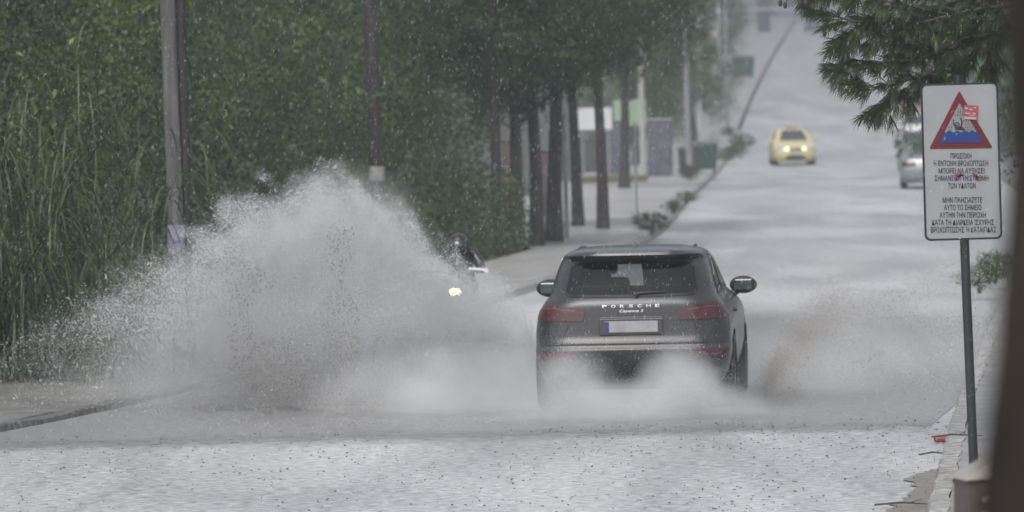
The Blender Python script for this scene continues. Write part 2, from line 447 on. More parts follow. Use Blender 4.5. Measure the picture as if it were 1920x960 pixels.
# ------------------------------------------------------------------ vegetation
def leaves_mesh(name, pos, size, tint, droop=0.0, aspect=0.45, seed=1):
    """one rhombic leaf per position"""
    g = np.random.default_rng(seed); n = len(pos)
    d = g.normal(size=(n, 3)); d[:, 2] -= droop; d /= np.linalg.norm(d, axis=1)[:, None]
    e = np.cross(d, g.normal(size=(n, 3))); e /= np.linalg.norm(e, axis=1)[:, None] + 1e-9
    L = (size * (0.6 + 0.8*g.random(n)))[:, None] if np.ndim(size) == 0 else size[:, None]
    a = pos - d*L*.5; b = pos + e*L*aspect*.5 - d*L*.05; c = pos + d*L*.5; q = pos - e*L*aspect*.5 - d*L*.05
    V = np.stack([a, b, c, q], 1).reshape(-1, 3)
    me = mesh_np(name, V, np.arange(4*n).reshape(n, 4))
    A = me.attributes.new('tint', 'FLOAT', 'FACE'); A.data.foreach_set('value', np.clip(tint, 0, 1).astype(np.float32))
    return me

def crown_mesh(name, seed, rad, clumps, per, size, clump_r, m, droop=0.2, shell=0.55, lumps=0.42, aspect=0.45):
    g = np.random.default_rng(seed)
    d = g.normal(size=(clumps, 3)); d /= np.linalg.norm(d, axis=1)[:, None]
    rr = (shell + (1-shell)*g.random(clumps)**0.6)
    lump = 1 + lumps*2*(vnoise(d*1.6 + seed*3.1 + 20) - .5)
    c = d * (rr*lump)[:, None] * np.array(rad)
    ctint = 0.02 + 0.95*g.random(clumps)**1.8
    cr_ = clump_r*(0.6+0.8*g.random(clumps))
    idx = np.repeat(np.arange(clumps), per)
    off = g.normal(size=(clumps*per, 3)); off *= (0.35+0.65*g.random(len(off))/1.0)[:, None]
    p = c[idx] + off*cr_[idx][:, None]*np.array([1, 1, .7])
    tint = ctint[idx] + 0.12*g.normal(size=len(idx))
    me = leaves_mesh(name, p, size, tint, droop, aspect, seed+50)
    me.materials.append(m)
    return me

def trunk_mesh(mb, h, r, lean=(0, 0), limbs=5, spread=1.5, seed=1, z0=0.5):
    g = random.Random(seed)
    n = 7; pts = []; rad = []
    for k in range(n):
        t_ = k/(n-1)
        pts.append((lean[0]*t_ + 0.06*math.sin(t_*5+seed), lean[1]*t_ + 0.05*math.cos(t_*4+seed), h*t_ - 0.05*(k == 0)))
        rad.append(r*(1.25 - 0.25*min(1, t_*5))*(1-0.45*t_))
    mb.tube(pts, rad, 12)
    for k in range(limbs):
        t_ = z0 + (1-z0)*k/max(1, limbs-1)*0.95
        b = Vector((lean[0]*t_, lean[1]*t_, h*t_)); a = g.random()*6.28
        s = spread*(0.7+0.5*g.random())
        mid = b + Vector((math.cos(a)*s*.5, math.sin(a)*s*.5, s*.45)); e = b + Vector((math.cos(a)*s, math.sin(a)*s, s*.8))
        mb.tube([b, mid, e], [r*.42, r*.3, r*.12], 7)
    return mb

C_bush = [crown_mesh('crown_mesh_%d' % s, s, (3.1, 3.1, 4.3), 210, 170, 0.10, 0.52, M_leafA if s != 13 else M_leafB) for s in (11, 12, 13)]
C_pine = [crown_mesh('pine_crown_mesh_%d' % s, s, (2.9, 2.9, 2.6), 420, 90, 0.11, 0.38, M_leafP, shell=0.5, aspect=0.35, lumps=.2) for s in (21, 22)]
C_small = [crown_mesh('shrub_mesh_%d' % s, s, (0.5, 0.5, 0.42), 60, 40, 0.07, 0.12, M_leafB, shell=0.3, droop=-.2, aspect=0.3) for s in (31, 32)]

def tree(name, loc, crown, cz, trunk_h, trunk_r, label, group=None, rz=0.0, sc_=1.0, cat='tree', lean=(0, 0), trunk_mat=None, spread=1.5, squash=1.0, limbs=5):
    t_ = empty(name, loc, rz, label, cat, group)
    trunk_mesh(MB(), trunk_h, trunk_r, lean, limbs, spread, int(abs(loc[0]*13+loc[1]*7)) % 97).build('trunk', trunk_mat or M_bark, t_, True)
    c = link('crown', crown, [], t_, False, (lean[0], lean[1], cz)); c.scale = (sc_, sc_, sc_*squash)
    return t_

G_row = 'broadleaf trees behind the left footway'
row = [  # Y, extra offset, label
    (62, 0.6, 'dark green leafy tree behind the reeds at the left edge', 0.9),
    (67.5, 0.5, 'leafy green tree between the reeds and the grey pole', 1.0),
    (75, 0.2, 'dense green tree directly behind the grey wooden pole', 1.05),
    (83, 0.0, 'broad leafy tree just right of the grey wooden pole', 1.0),
    (92, -0.2, 'yellowish green tree left of the dark brown pole', 1.05),
    (102, 0.0, 'dense tree standing right behind the dark brown pole', 1.0),
    (112, 0.0, 'leafy tree above the motorcycle rider, right of the dark brown pole', 1.0),
    (123, 0.3, 'dusky green tree left of the row of bare trunks', 1.0),
    (130, 0.8, 'dusky dense tree filling the gap above the motorcycle rider', 0.88),
    (137, -1.2, 'hazy green tree filling the gaps behind the bare trunks', 0.72),
]
for k, (y, ox, lab, s) in enumerate(row):
    x = float(kl(y)) - 4.6 - 2.6 + ox
    tree('broadleaf_tree', (x, y, 0), C_bush[k % 3], 4.0*s, 4.5, 0.17, lab, G_row, rz=k*1.7, sc_=s)
# second line of trees filling behind
for k, (y, ox) in enumerate(((58, -2.0), (71, -4.4), (88, -4.6), (107, -4.6), (128, -4.2), (148, -3.0))):
    x = float(kl(y)) - 6.6 + ox
    tree('broadleaf_tree', (x, y, 0), C_bush[(k+1) % 3], 4.9, 5.5, 0.18, 'tall leafy tree half hidden in the second line of the left roadside wood', 'second line of trees on the left', rz=k*2.3+.4, sc_=1.2)
tag(bpy.data.objects['broadleaf_tree'], None, None)

# pines on the footway with bare trunks
pines = [  # px, py of base, d, crown height, scale, label
    (1045, 468, 117, 5.9, .92, 'thick dark pine trunk nearest the car roof, under a dense crown'),
    (1127, 437, 127, 6.5, 1.0, 'slender pine in front of the white board'),
    (1080, 430, 130, 6.6, 1.0, 'slender pine just left of the white board'),
    (1172, 357, 178, 6.9, 1.22, 'farthest slender pine, in front of the green board'),
    (1003, 470, 114, 5.2, .76, 'dark pine left of the thickest trunk'),
    (968, 470, 113, 4.7, .74, 'leftmost dark pine beside the pale post'),
]
for k, (px, py, d, ch, s, lab) in enumerate(pines):
    p = at(px, py, d)
    r_ = (0.17, 0.13, 0.13, 0.16, 0.15, 0.15)[k]
    tree('pine_tree', (p.x, d, 0.12), C_pine[k % 2], ch-.12, ch, r_, lab, 'pines in a row on the left footway', rz=k*2.1, sc_=s, limbs=6, squash=1.0)

# reeds at the far left
def reed(loc, n, h, seed, label, lean=0.6):
    g = np.random.default_rng(seed); root = empty('reed_plant', loc, 0, label, 'reeds', 'giant reeds at the left edge')
    stems = MB(); V = []; Fq = []; T = []
    for k in range(n):
        a = g.random()*6.28; b0 = Vector((g.normal()*.55, g.normal()*.5, 0)); hh = h*(.6+.4*g.random())
        ln = lean*(0.4+g.random())
        top = b0 + Vector((math.cos(a)*ln, math.sin(a)*ln, hh))
        mid = b0 + Vector((math.cos(a)*ln*.3, math.sin(a)*ln*.3, hh*.55))
        stems.tube([b0, mid, top], [.010, .008, .003], 6)
        for j in range(44):
            t_ = 0.04 + 0.96*j/43
            base = b0.lerp(mid, t_/.55) if t_ < .55 else mid.lerp(top, (t_-.55)/.45)
            aa = g.random()*6.28; L = 0.5+0.6*g.random(); w = 0.007+0.008*g.random()
            dr = Vector((math.cos(aa), math.sin(aa), 0)); sd = Vector((-math.sin(aa), math.cos(aa), 0))
            seg = 6; o = len(V); up = 0.25+.45*g.random()
            for q in range(seg+1):
                u = q/seg; c = base + dr*(L*(u - .25*u*u)) + Vector((0, 0, L*(up*u - 1.25*u*u)))
                ww = w*(1-u**2)*(.6+.4*min(1, u*5))
                V += [c - sd*ww, c + sd*ww]
            for q in range(seg): Fq.append((o+2*q, o+2*q+1, o+2*q+3, o+2*q+2))
            tt = 0.2+.7*g.random(); T += [tt]*seg
    stems.build('stem', M_leafB, root, True)
    me = mesh_np('foliage', np.array([tuple(v) for v in V]), np.array(Fq))
    A = me.attributes.new('tint', 'FLOAT', 'FACE'); A.data.foreach_set('value', np.array(T, np.float32))
    link('foliage', me, M_reed, root, True)
    return root
for k, (px, d, n, h, lab) in enumerate(((0, 66, 20, 4.6, 'tall reed clump cut by the left picture edge'), (70, 69, 20, 4.2, 'tall reed clump second from the left edge'),
                                        (35, 65, 26, 2.8, 'low bushy reed clump in front of the tall reeds at the left edge'), (150, 70, 9, 3.0, 'thin reed clump with pale arching blades, nearest the grey pole'))):
    p = at(px, 600, d)
    reed((p.x, d, 0.1), n, h, 70+k, lab, 1.7)

# undergrowth below the trees
gg = np.random.default_rng(5)
n = 46000
yy = 58 + 72*gg.random(n)**.9; wd = np.interp(yy, [60, 80, 100, 112, 122, 130], [4.4, 3.2, 2.2, 1.9, 3.4, 5.0]); xx = kl(yy) - wd - 3.0*gg.random(n)**1.2
hh = 0.1 + (.7 + .9*np.clip((yy-70)/35, 0, 1)) * vnoise(np.stack([xx*.8, yy*.5, xx*0], -1))*1.3*gg.random(n)
me = leaves_mesh('undergrowth', np.stack([xx, yy, hh], -1), 0.11, gg.random(n)*.6, -.4, .35, 6)
tag(link('undergrowth', me, M_leafB), 'low dark weeds and ground cover below the left trees', 'undergrowth', kind='stuff')

# shrubs by the kerbs
shr = [(1222, 452, 121, .72, 'grey green shrub on the kerb right of the thin sign post'), (1262, 405, 140, .5, 'low weed clump on the kerb beyond the shrub'), (1288, 383, 152, .5, 'smaller weed clump farther up the left kerb'),
       (1293, 332, 190, 0.75, 'small bush round the foot of the tall grey lamp post'), (1363, 303, 232, 0.9, 'dark bush on the kerb past the green bin'), (1380, 282, 246, 0.9, 'kerb bush midway up the far left kerb'), (1393, 262, 262, 1.0, 'farthest dark bush on the left kerb'),
       (1366, 242, 284, 0.8, 'small bush at the foot of the thin far pole'), (1838, 590, 84, .62, 'green shrub on the right footway beside the sign post'), (1868, 575, 88, .7, 'leafy shrub between the sign post and the near trunk')]
for k, (px, py, d, s, lab) in enumerate(shr):
    p = at(px, py, d); z0 = float(zprof(d)) + 0.12
    t_ = empty('shrub', (p.x, d, z0), k*1.3, lab, 'shrub', 'low shrubs along the kerbs')
    MB().tube([(0, 0, -.02), (.03, 0, .2), (.02, .04, .4)], [.03, .02, .01], 6).build('stem', M_bark, t_)
    c = link('foliage', C_small[k % 2], [], t_, False, (0, 0, 0.38*s)); c.scale = (s*1.1, s*1.1, s*.85)

# far trees of the avenue, left and right
far = [(1190, 230, 6, 3.6, 1.0, 'hazy tree beyond the green board'), (1230, 250, 7, 4.2, 1.0, 'hazy tree behind the purple cabinet'), (1300, 275, 8, 2.6, .8, 'pale round tree behind the lamp posts'),
       (1325, 330, 12, 3.0, .9, 'far misty tree left of the thin pole'), (1345, 440, 14, 4.0, 1.1, 'faint misty tree at the top of the left footway')]
for k, (px, d, _, ch, s, lab) in enumerate(far):
    p = at(px, 300, d); z0 = float(zprof(d))
    tree('street_tree', (p.x, d, z0), C_bush[k % 3], ch, ch, .16, lab, 'misty street trees', rz=k*1.1, sc_=s*.75)
for k, (x, d, ch, s, lab) in enumerate(((11.2, 104, 5.4, 1.0, 'dark tree behind the sign and the near trunk'), (26.5, 300, 6, 1.3, 'misty tree right of the parked cars'), (33, 390, 6, 1.5, 'faint tree far up the right footway'))):
    tree('street_tree', (x, d, float(zprof(d))), C_bush[(k+1) % 3], ch, ch, .2, lab, 'trees on the right footway', rz=k*1.9, sc_=s)

# branch with yellowish leaves hanging over the parked cars
ht = empty('street_tree', (12.6, 135, 0.12), 0, 'street tree with a yellowish branch hanging over the parked cars', 'tree')
tb = MB(); trunk_mesh(tb, 5, .14, (0, 0), 3, 1.2, 5)
pb = at(1693, 245, 133)
e = Vector((pb.x-12.6, -2, pb.z-.12))
tb.tube([(0, 0, 4.2), (e.x*.5, -1, 4.2), (e.x*.9, -1.9, e.z+.8), e], [.06, .045, .03, .012], 8).build('trunk', M_bark, ht, True)
g = np.random.default_rng(8)
pp = np.concatenate([np.array([e.x, e.y, e.z]) + g.normal(size=(150, 3))*np.array([.12, .2, .28]), np.array([e.x+.35, e.y, e.z-.25]) + g.normal(size=(130, 3))*np.array([.17, .2, .13]), np.array([0, 0, 5.6]) + g.normal(size=(5000, 3))*np.array([.9, .9, .7])])
link('crown', leaves_mesh('crown', pp, .11, np.clip(.55+.3*g.normal(size=len(pp)), 0, 1), .4, .4, 9), M_reed, ht)

# pine with hanging needles, upper right
pine = empty('pine_tree', (5.25, 49.5, 0.12), 0, 'pine with long needle sprays hanging above the warning sign', 'tree')
tb = MB(); trunk_mesh(tb, 7.5, .17, (0.1, 0), 4, 1.4, 3, z0=.75)
tips = []; Nv = []; Nf = []; Nt = []
g = np.random.default_rng(17); gr = random.Random(17)
def needle_tuft(c, d, n, L, tint):
    d = d.normalized()
    for _ in range(n):
        a = Vector(g.normal(size=3)); a = (a - d*a.dot(d)).normalized()
        back = g.random()*0.10
        spread_ = 0.25+0.65*g.random()
        dirn = (d + a*spread_).normalized() + Vector((0, 0, -0.12))
        b = c - d*back
        l = L*(.75+.4*g.random()); tip = b + dirn*l + Vector((0, 0, -.015*l/.1))
        s = dirn.cross(Vector((0.2, 1, 0.1))).normalized()*0.0024
        o = len(Nv); mid = b + dirn*l*.5
        Nv.extend([b - s*.6, b + s*.6, mid + s, mid - s, tip]); Nf.append((o, o+1, o+2, o+3)); Nf.append((o+3, o+2, o+4, o+4)); Nt.extend([tint + .15*g.normal()]*2)
def limb(pts, r0):
    pts = [Vector(p) for p in pts]
    tb.tube(pts, np.linspace(r0, .004, len(pts)), 7)
    return pts
PO = Vector((5.25, 49.5, .12))
def loc(px, py, d): return at(px, py, d) - PO
limbs = [
    [(1985, 60, 49.5), (1850, 40, 49), (1760, 25, 48.5), (1680, 5, 48), (1560, -10, 48)],
    [(1985, 90, 49.5), (1880, 60, 49), (1800, 75, 48.7), (1730, 110, 48.4), (1660, 118, 48), (1600, 112, 48), (1585, 128, 47.9)],
    [(1800, 75, 48.7), (1740, 140, 48.3), (1700, 150, 48), (1645, 165, 47.8), (1618, 158, 47.8)],
    [(1740, 140, 48.3), (1710, 165, 48.2), (1670, 180, 48), (1650, 205, 48)],
    [(1850, 40, 49), (1760, 60, 48.6), (1680, 70, 48.2), (1620, 65, 48), (1575, 85, 48)],
    [(1760, 25, 48.5), (1680, 45, 48.2), (1600, 40, 48), (1530, 20, 48)],
    [(1900, 30, 49.3), (1830, 90, 49), (1800, 130, 48.8), (1760, 150, 48.5)],
    [(1900, 20, 49.3), (1860, 80, 49.4), (1850, 130, 49.3)],
    [(1900, -40, 49.3), (1760, -60, 49), (1600, -50, 48.5)],
    [(1940, 0, 49.4), (1880, -30, 49.8), (1800, -50, 50)],
    [(1900, 10, 49.3), (1800, 0, 50), (1720, 20, 50.4), (1640, 30, 50.6)],
    [(1900, 10, 49.2), (1820, 20, 48.6), (1740, 40, 48.3), (1660, 50, 48.1), (1600, 62, 48)],
    [(1900, 0, 49.6), (1800, -12, 49.3), (1700, -8, 49), (1590, -12, 48.8), (1510, -14, 48.6)],
    [(1890, 60, 49.5), (1830, 70, 49.3), (1770, 95, 49.1), (1715, 85, 49)],
    [(1890, 30, 50.2), (1840, 50, 50.4), (1780, 40, 50.3), (1700, 62, 50.2), (1640, 90, 50.1)],
    [(1880, 40, 49.8), (1800, 55, 50.3), (1740, 90, 50.5), (1690, 120, 50.6)],
]
for L_ in limbs:
    P_ = limb([loc(*q) for q in L_], .022)
    n = len(P_)
    for j in range(1, n):
        for t_ in (0.25, .6, 1.0):
            c = P_[j-1].lerp(P_[j], t_); d = (P_[j]-P_[j-1])
            for _ in range(4 if j < n-1 or t_ < 1 else 5):
                dv = d.normalized()*(.7+.5*g.random()) + Vector(g.normal(size=3)*np.array([.55, .55, .45])) + Vector((0, 0, -.25))
                tw = .06+.20*g.random() if not (j == n-1 and t_ == 1.0) else .03+.1*g.random()
                e = c + dv.normalized()*tw
                tb.tube([c, e], [.005, .003], 5)
                needle_tuft(e, dv, 34, .125, .45 + .2*g.normal())
# hanging cones on a bare twig
for (px, py) in ((1573, 24), (1550, 48), (1546, 62), (1557, 50), (1566, 52), (1575, 95), (1500, 5), (1463, 6), (1472, 10)):
    c = loc(px, py, 48)
    tb.ball(c, (.018, .018, .030), 8)
    tb.tube([c, c + Vector((.03, 0, .08))], .004, 5)
tb.build('trunk', M_bark, pine, True)
V = np.array([tuple(v) for v in Nv]); Q = [q if q[2] != q[3] else q[:3] for q in Nf]
me = mesh_np('needles', V, Q)
A = me.attributes.new('tint', 'FLOAT', 'FACE'); A.data.foreach_set('value', np.clip(np.array(Nt), 0, 1).astype(np.float32))
link('needles', me, M_needle, pine)
c = link('crown', C_pine[0], [], pine, False, (0.4, .4, 7.6)); c.scale = (.95, .95, .9)

# near trunk out of focus
nt_ = empty('near_tree', (0.945, 9.0, 0), 0, 'brown tree trunk out of focus at the right picture edge', 'tree')
mb = MB()
cz = [(-.1, .0), (1.0, -.02), (2.2, -.055), (2.45, -.06), (2.62, -.045), (2.8, -.022), (2.95, -.012), (3.1, .0), (3.3, -.005), (3.5, -.01), (4.5, .02), (6.2, .1)]
mb.tube([(x_, 0, z_) for z_, x_ in cz], [.2, .185, .175, .172, .168, .163, .16, .157, .155, .154, .14, .1], 20)
for k in range(5):
    a = k*1.3; mb.tube([(.08, 0, 5.3+.15*k), (.08+math.cos(a)*.7, math.sin(a)*.7, 6.1+.2*k), (.08+math.cos(a)*1.4, math.sin(a)*1.4, 6.6+.2*k)], [.07, .05, .02], 8)
mb.build('trunk', M_barknear, nt_, True)
c = link('crown', C_pine[1], [], nt_, False, (.1, 0, 8.2)); c.scale = (.9,)*3

# ------------------------------------------------------------------ poles, boards, boxes on the left
def pole(px, pyref, d, r, h, label, m, band=None, bandm=None, name='utility_pole', lean=0.0, cat='pole', z0=.12):
    p = at(px, pyref, d); zb = float(zprof(d)) + z0
    x0 = p.x
    o = empty(name, (x0, d, zb), 0, label, cat)
    MB().tube([(-lean*0, 0, -.1), (-lean*.5, 0, h*.5), (-lean, 0, h)], [r, r*.93, r*.85], 18).build('post', m, o, True)
    if band:
        MB().lathe([(r+.004, band[0]-zb), (r+.006, band[0]-zb+.01), (r+.006, band[1]-zb-.01), (r+.004, band[1]-zb)], 24, Matrix.Translation((-lean*.2, 0, 0))).build('band', bandm or M_white, o, True)
    return o
pA = pole(334, 440, 66, .095, 8.5, 'grey weathered wooden pole with a pale notice near its foot', M_polew, (1.45, 1.78), mat('lilac_notice', (.24, .23, .31), .5, .4, 18), lean=.12)
MB().tube([(.115, .06, 0), (.085, .06, 4), (.02, .06, 8)], [.065, .06, .055], 10).build('post', M_poled, pA, True)['label'] = 'narrow dark post along the right side of the pole'  # narrow dark tube close along the pole's right side
pole(710, 300, 100, .125, 9, 'dark brown wooden pole with a white painted band', M_poled, (1.72, 1.97), mat('worn_white_band', (.26, .25, .24), .6, .3, 9), lean=.18)
pole(925, 20, 112, .1, 11, 'dark pole whose top shows above the leaves', M_poled, name='utility_pole', lean=.1)
pole(937, 460, 112, .05, 1.35, 'short pale post beside the leftmost pine', M_metal, name='bollard', cat='post')
pole(1062, 400, 118, .055, 2.6, 'pale grey post just right of the thickest trunk', M_metal, name='post', cat='post')
pole(1195, 435, 126, .028, 2.4, 'thin grey sign post standing on the footway before the shrub', M_metal, name='sign_post', cat='post')
pole(1206, 330, 196, .11, 8, 'pale concrete lamp post behind the green board', mat('concrete', (.36, .36, .35), .7, .15, 8), name='lamp_post', cat='lamp post')
lp = pole(1293, 332, 191, .10, 9, 'tall grey lamp post with a bush at its foot', M_metal, name='lamp_post', cat='lamp post', lean=.1)
MB().box((0.9, 0, 9.0), (2.0, .09, .07)).box((1.9, 0, 8.96), (.6, .25, .12), bev=.03).build('lamp_head', M_metal, lp)
lp = pole(1365, 240, 288, .09, 9, 'thin far lamp post up the left footway', M_metal, name='lamp_post', cat='lamp post')
MB().box((0.9, 0, 9.0), (2.0, .09, .07)).box((1.9, 0, 8.96), (.6, .25, .12), bev=.03).build('lamp_head', M_metal, lp)
for px, d, lab in ((1350, 330, 'pale mast left of the far green container'), (1312, 300, 'pale mast behind the round misty tree')):
    pole(px, 150, d, .14, 11, lab, mat('pale_mast', (.4, .4, .42), .6), name='mast', cat='mast')

def board(px0, px1, py0, py1, d, m, fm, label, name='board', text=None):
    a = at(px0, py0, d); b = at(px1, py1, d); zb = float(zprof(d)) + .12
    o = empty(name, ((a.x+b.x)/2, d, zb), 0, label, 'board')
    w, h = b.x-a.x, a.z-b.z
    MB().box((0, 0, (a.z+b.z)/2-zb), (w, .06, h), bev=.015).build('panel', m, o)
    mb = MB()
    for s in (-1, 1): mb.tube([(s*w*.38, .07, -.05), (s*w*.38, .07, a.z-zb-.05)], .035, 8)
    mb.build('post', fm, o)
    return o
board(1084, 1148, 203, 243, 198, mat('board_white', (.62, .63, .64), .5, .06, 3), M_metal, 'white board on posts behind the slender pines')
gb = board(1150, 1212, 188, 236, 214, mat('board_green', (.22, .34, .2), .5, .15, 3, col2=(.32, .44, .3)), M_metal, 'pale green board right of the white board')

def wall(px0, px1, pyb, d, h, m, label, name='wall', th=.3):
    a = at(px0, pyb, d); b = at(px1, pyb, d)
    o = MB().box((0, 0, h/2-.05), (abs(b.x-a.x), th, h+.1), bev=.02).box((0, 0, h+.035), (abs(b.x-a.x)+.08, th+.08, .07), bev=.015).build(name, m, loc=((a.x+b.x)/2, d, .12))
    return tag(o, label, 'wall')
wall(1136, 1176, 340, 205, 1.9, mat('slate_wall', (.09, .10, .125), .6, .25, 3), 'slate blue wall panel behind the slender pines')
wall(1085, 1150, 340, 212, 1.2, mat('dark_hedge_wall', (.06, .07, .06), .7, .35, 3), 'low dark wall under the white board')
wall(945, 985, 470, 138, 1.9, mat('brown_wall', (.13, .095, .08), .7, .25, 3), 'brown wall seen between the dark trunks')
wall(1008, 1040, 470, 140, 1.6, mat('plum_wall', (.11, .085, .09), .7, .25, 3), 'dull plum wall left of the thickest trunk')

# graffiti cabinet
p = at(1238, 332, 200)
o = empty('utility_cabinet', (p.x, 200, .13), R(-4), 'purple grey utility cabinet scribbled with graffiti', 'cabinet')
MB().box((0, 0, 1.0), (.86, .6, 1.9), bev=.02).box((0, 0, .04), (.9, .64, .1)).build('body', mat('graffiti_purple', (.05, .05, .075), .5, .3, 3, col2=(.12, .12, .15), detail=8), o)
MB().box((0, 0, 1.98), (.94, .68, .07), bev=.02).build('roof', M_metal, o)
MB().box((-.21, -.305, 1.02), (.4, .02, 1.66), bev=.005).build('door', mat('graffiti_door', (.05, .05, .08), .5, .35, 3, col2=(.16, .155, .19), detail=8), o)
MB().box((.21, -.305, 1.02), (.4, .02, 1.66), bev=.005).build('door', bpy.data.materials['graffiti_door'], o)

# bins
def waste_bin(px, pyb, d, w, h, m, lab, name='waste_bin'):
    p = at(px, pyb, d); zb = float(zprof(d)) + .12
    o = empty(name, (p.x, d, zb), R(-3), lab, 'bin')
    hw, hd = w/2, w*.45
    vs = []; fs = []
    for z_, k in ((.16, .86), (h*.82, 1.0), (h*.86, 1.04), (h*.9, 1.04)):
        for a, b in ((-1, -1), (1, -1), (1, 1), (-1, 1)): vs.append((a*hw*k, b*hd*k, z_))
    for j in range(3):
        for k in range(4): fs.append((j*4+k, j*4+(k+1) % 4, (j+1)*4+(k+1) % 4, (j+1)*4+k))
    fs.append((3, 2, 1, 0)); fs.append((12, 13, 14, 15))
    MB().add(vs, fs).build('body', m, o)
    n = 8; vs = []; fs = []
    for j in range(n+1):
        a = math.pi*j/n; y_ = -math.cos(a)*hd*1.06; z_ = h*.905 + math.sin(a)*h*.1
        vs += [(-hw*1.05, y_, z_), (hw*1.05, y_, z_)]
    for j in range(n): fs.append((2*j, 2*j+1, 2*j+3, 2*j+2))
    fs.append(tuple(range(0, 2*n+2, 2))); fs.append(tuple(reversed(range(1, 2*n+2, 2))))
    MB().add(vs, fs).build('lid', m, o)
    for sx in (-1, 1):
        for sy in (-1, 1):
            MB().lathe([(0, -.03), (.08, -.03), (.09, 0), (.08, .03), (0, .03)], 14, Matrix.Translation((sx*hw*.7, sy*hd*.7, .09)) @ Matrix.Rotation(R(90), 4, 'Y')).build('wheel', M_tyre, o)
    return o
M_bing = mat('bin_green', (.035, .062, .05), .5, .15, 4)
waste_bin(1322, 318, 203, .92, 1.12, M_bing, 'green wheeled waste bin beside the black bin')
waste_bin(1283, 315, 205, .4, .95, mat('bin_black', (.03, .032, .036), .5), 'narrow black waste bin left of the green one')
waste_bin(1395, 147, 404, 1.55, 1.6, M_bing, 'far green waste container high up the left kerb')
pole(1298, 320, 201, .04, 1.0, 'short rusty orange post between the two bins', mat('rust_post', (.28, .14, .09), .7), name='bollard', cat='post')

# far buildings
def house(px0, px1, pyb, d, h, m, lab, win=None, roofm=None):
    a = at(px0, pyb, d); b = at(px1, pyb, d); w = b.x-a.x; zb = float(zprof(d))
    o = empty('building', ((a.x+b.x)/2, d, zb), 0, lab, 'building')
    MB().box((0, 4, h/2), (w, 8, h)).build('wall', m, o)
    MB().box((0, 4, h+.12), (w+.5, 8.5, .24)).build('roof', roofm or m, o)
    wm = mat('far_window', (.06, .065, .075), .2)
    n = max(1, int(w/3)); fl = max(1, int(h/3))
    for i_ in range(n):
        for j_ in range(fl):
            MB().box(((i_+.5)/n*w - w/2, -.03, 1.6 + j_*3), (1.2, .08, 1.3)).build('window', wm, o)
    return o
M_pal = mat('pale_render', (.5, .5, .49), .8, .1, 1)
house(1322, 1345, 150, 420, 7, M_pal, 'pale building glimpsed between the far masts')
house(1250, 1420, 60, 640, 13, mat('grey_render', (.24, .24, .27), .8, .15, .6), 'broad grey building dissolving in rain behind the far masts')
house(1455, 1620, 25, 700, 11, mat('mauve_render', (.22, .22, .25), .8, .15, .6), 'faint building closing the road at the hilltop')
house(1640, 1800, 60, 620, 9, mat('dull_render', (.26, .26, .27), .8, .15, .6), 'faint building right of the hilltop behind the needles')
# green framed shop on the right
p0 = at(1768, 155, 236)
o = empty('kiosk', (p0.x, 236, float(zprof(236))+.1), 0, 'dark kiosk with green window frames behind the sign top', 'kiosk')
MB().box((2.2, 1.6, 2.3), (4.4, 3.0, 4.6)).build('wall', mat('kiosk_dark', (.05, .06, .07), .4, .2, 2), o)
M_gfr = mat('frame_green', (.06, .19, .09), .5, .15, 4)
for zc in (2.95, 4.35):
    MB().box((2.2, .06, zc), (4.5, .16, .22), bev=.02).build('frame', M_gfr, o)
for xc in (.05, 1.5, 2.95, 4.35):
    MB().box((xc, .07, 2.3), (.18, .14, 4.5), bev=.02).build('frame', M_gfr, o)
MB().box((2.2, 1.6, 4.72), (4.9, 3.6, .24), bev=.03).build('roof', M_gfr, o)

# overhead gantry at the hilltop
p0 = at(1345, 18, 560); p1 = at(1640, 12, 560); zb = float(zprof(560))
o = empty('road_gantry', (p0.x, 560, zb), 0, 'thin pale gantry bar spanning the road at the hilltop', 'gantry')
hgt = p0.z-zb
MB().tube([(0, 0, 0), (0, 0, hgt)], .16, 10).build('post', bpy.data.materials['pale_mast'], o, True)
MB().tube([(p1.x-p0.x, 0, 0), (p1.x-p0.x, 0, hgt)], .16, 10).build('post', bpy.data.materials['pale_mast'], o, True)
MB().tube([(0, 0, hgt-.1), (p1.x-p0.x, 0, hgt-.1)], .12, 10).build('beam', bpy.data.materials['pale_mast'], o, True)
p0 = at(1432, 42, 590)
o = empty('kiosk', (p0.x, 590, float(zprof(590))), 0, 'dark slim tower kiosk on the hilltop under the gantry', 'kiosk')
MB().box((0, 0, 2.2), (1.3, 1.3, 4.4), bev=.05).build('wall', mat('slate_dark', (.05, .055, .07), .5), o)
MB().box((0, 0, 4.5), (1.6, 1.6, .2), bev=.04).build('roof', bpy.data.materials['slate_dark'], o)

# ------------------------------------------------------------------ text
def text_mesh(s, bold=0.0, res=3):
    cu = bpy.data.curves.new('txt', 'FONT'); cu.body = s; cu.resolution_u = res; cu.offset = bold; cu.align_x = 'LEFT'
    ob = bpy.data.objects.new('txt', cu); COL.objects.link(ob)
    dg = bpy.context.evaluated_depsgraph_get()
    me = bpy.data.meshes.new_from_object(ob.evaluated_get(dg))
    v = np.array([tuple(q.co) for q in me.vertices]); f = [tuple(p.vertices) for p in me.polygons]
    bpy.data.objects.remove(ob); bpy.data.curves.remove(cu); bpy.data.meshes.remove(me)
    mn, mx = v.min(0), v.max(0)
    v2 = (v[:, :2]-mn[:2])/(mx[:2]-mn[:2])
    return v2, f

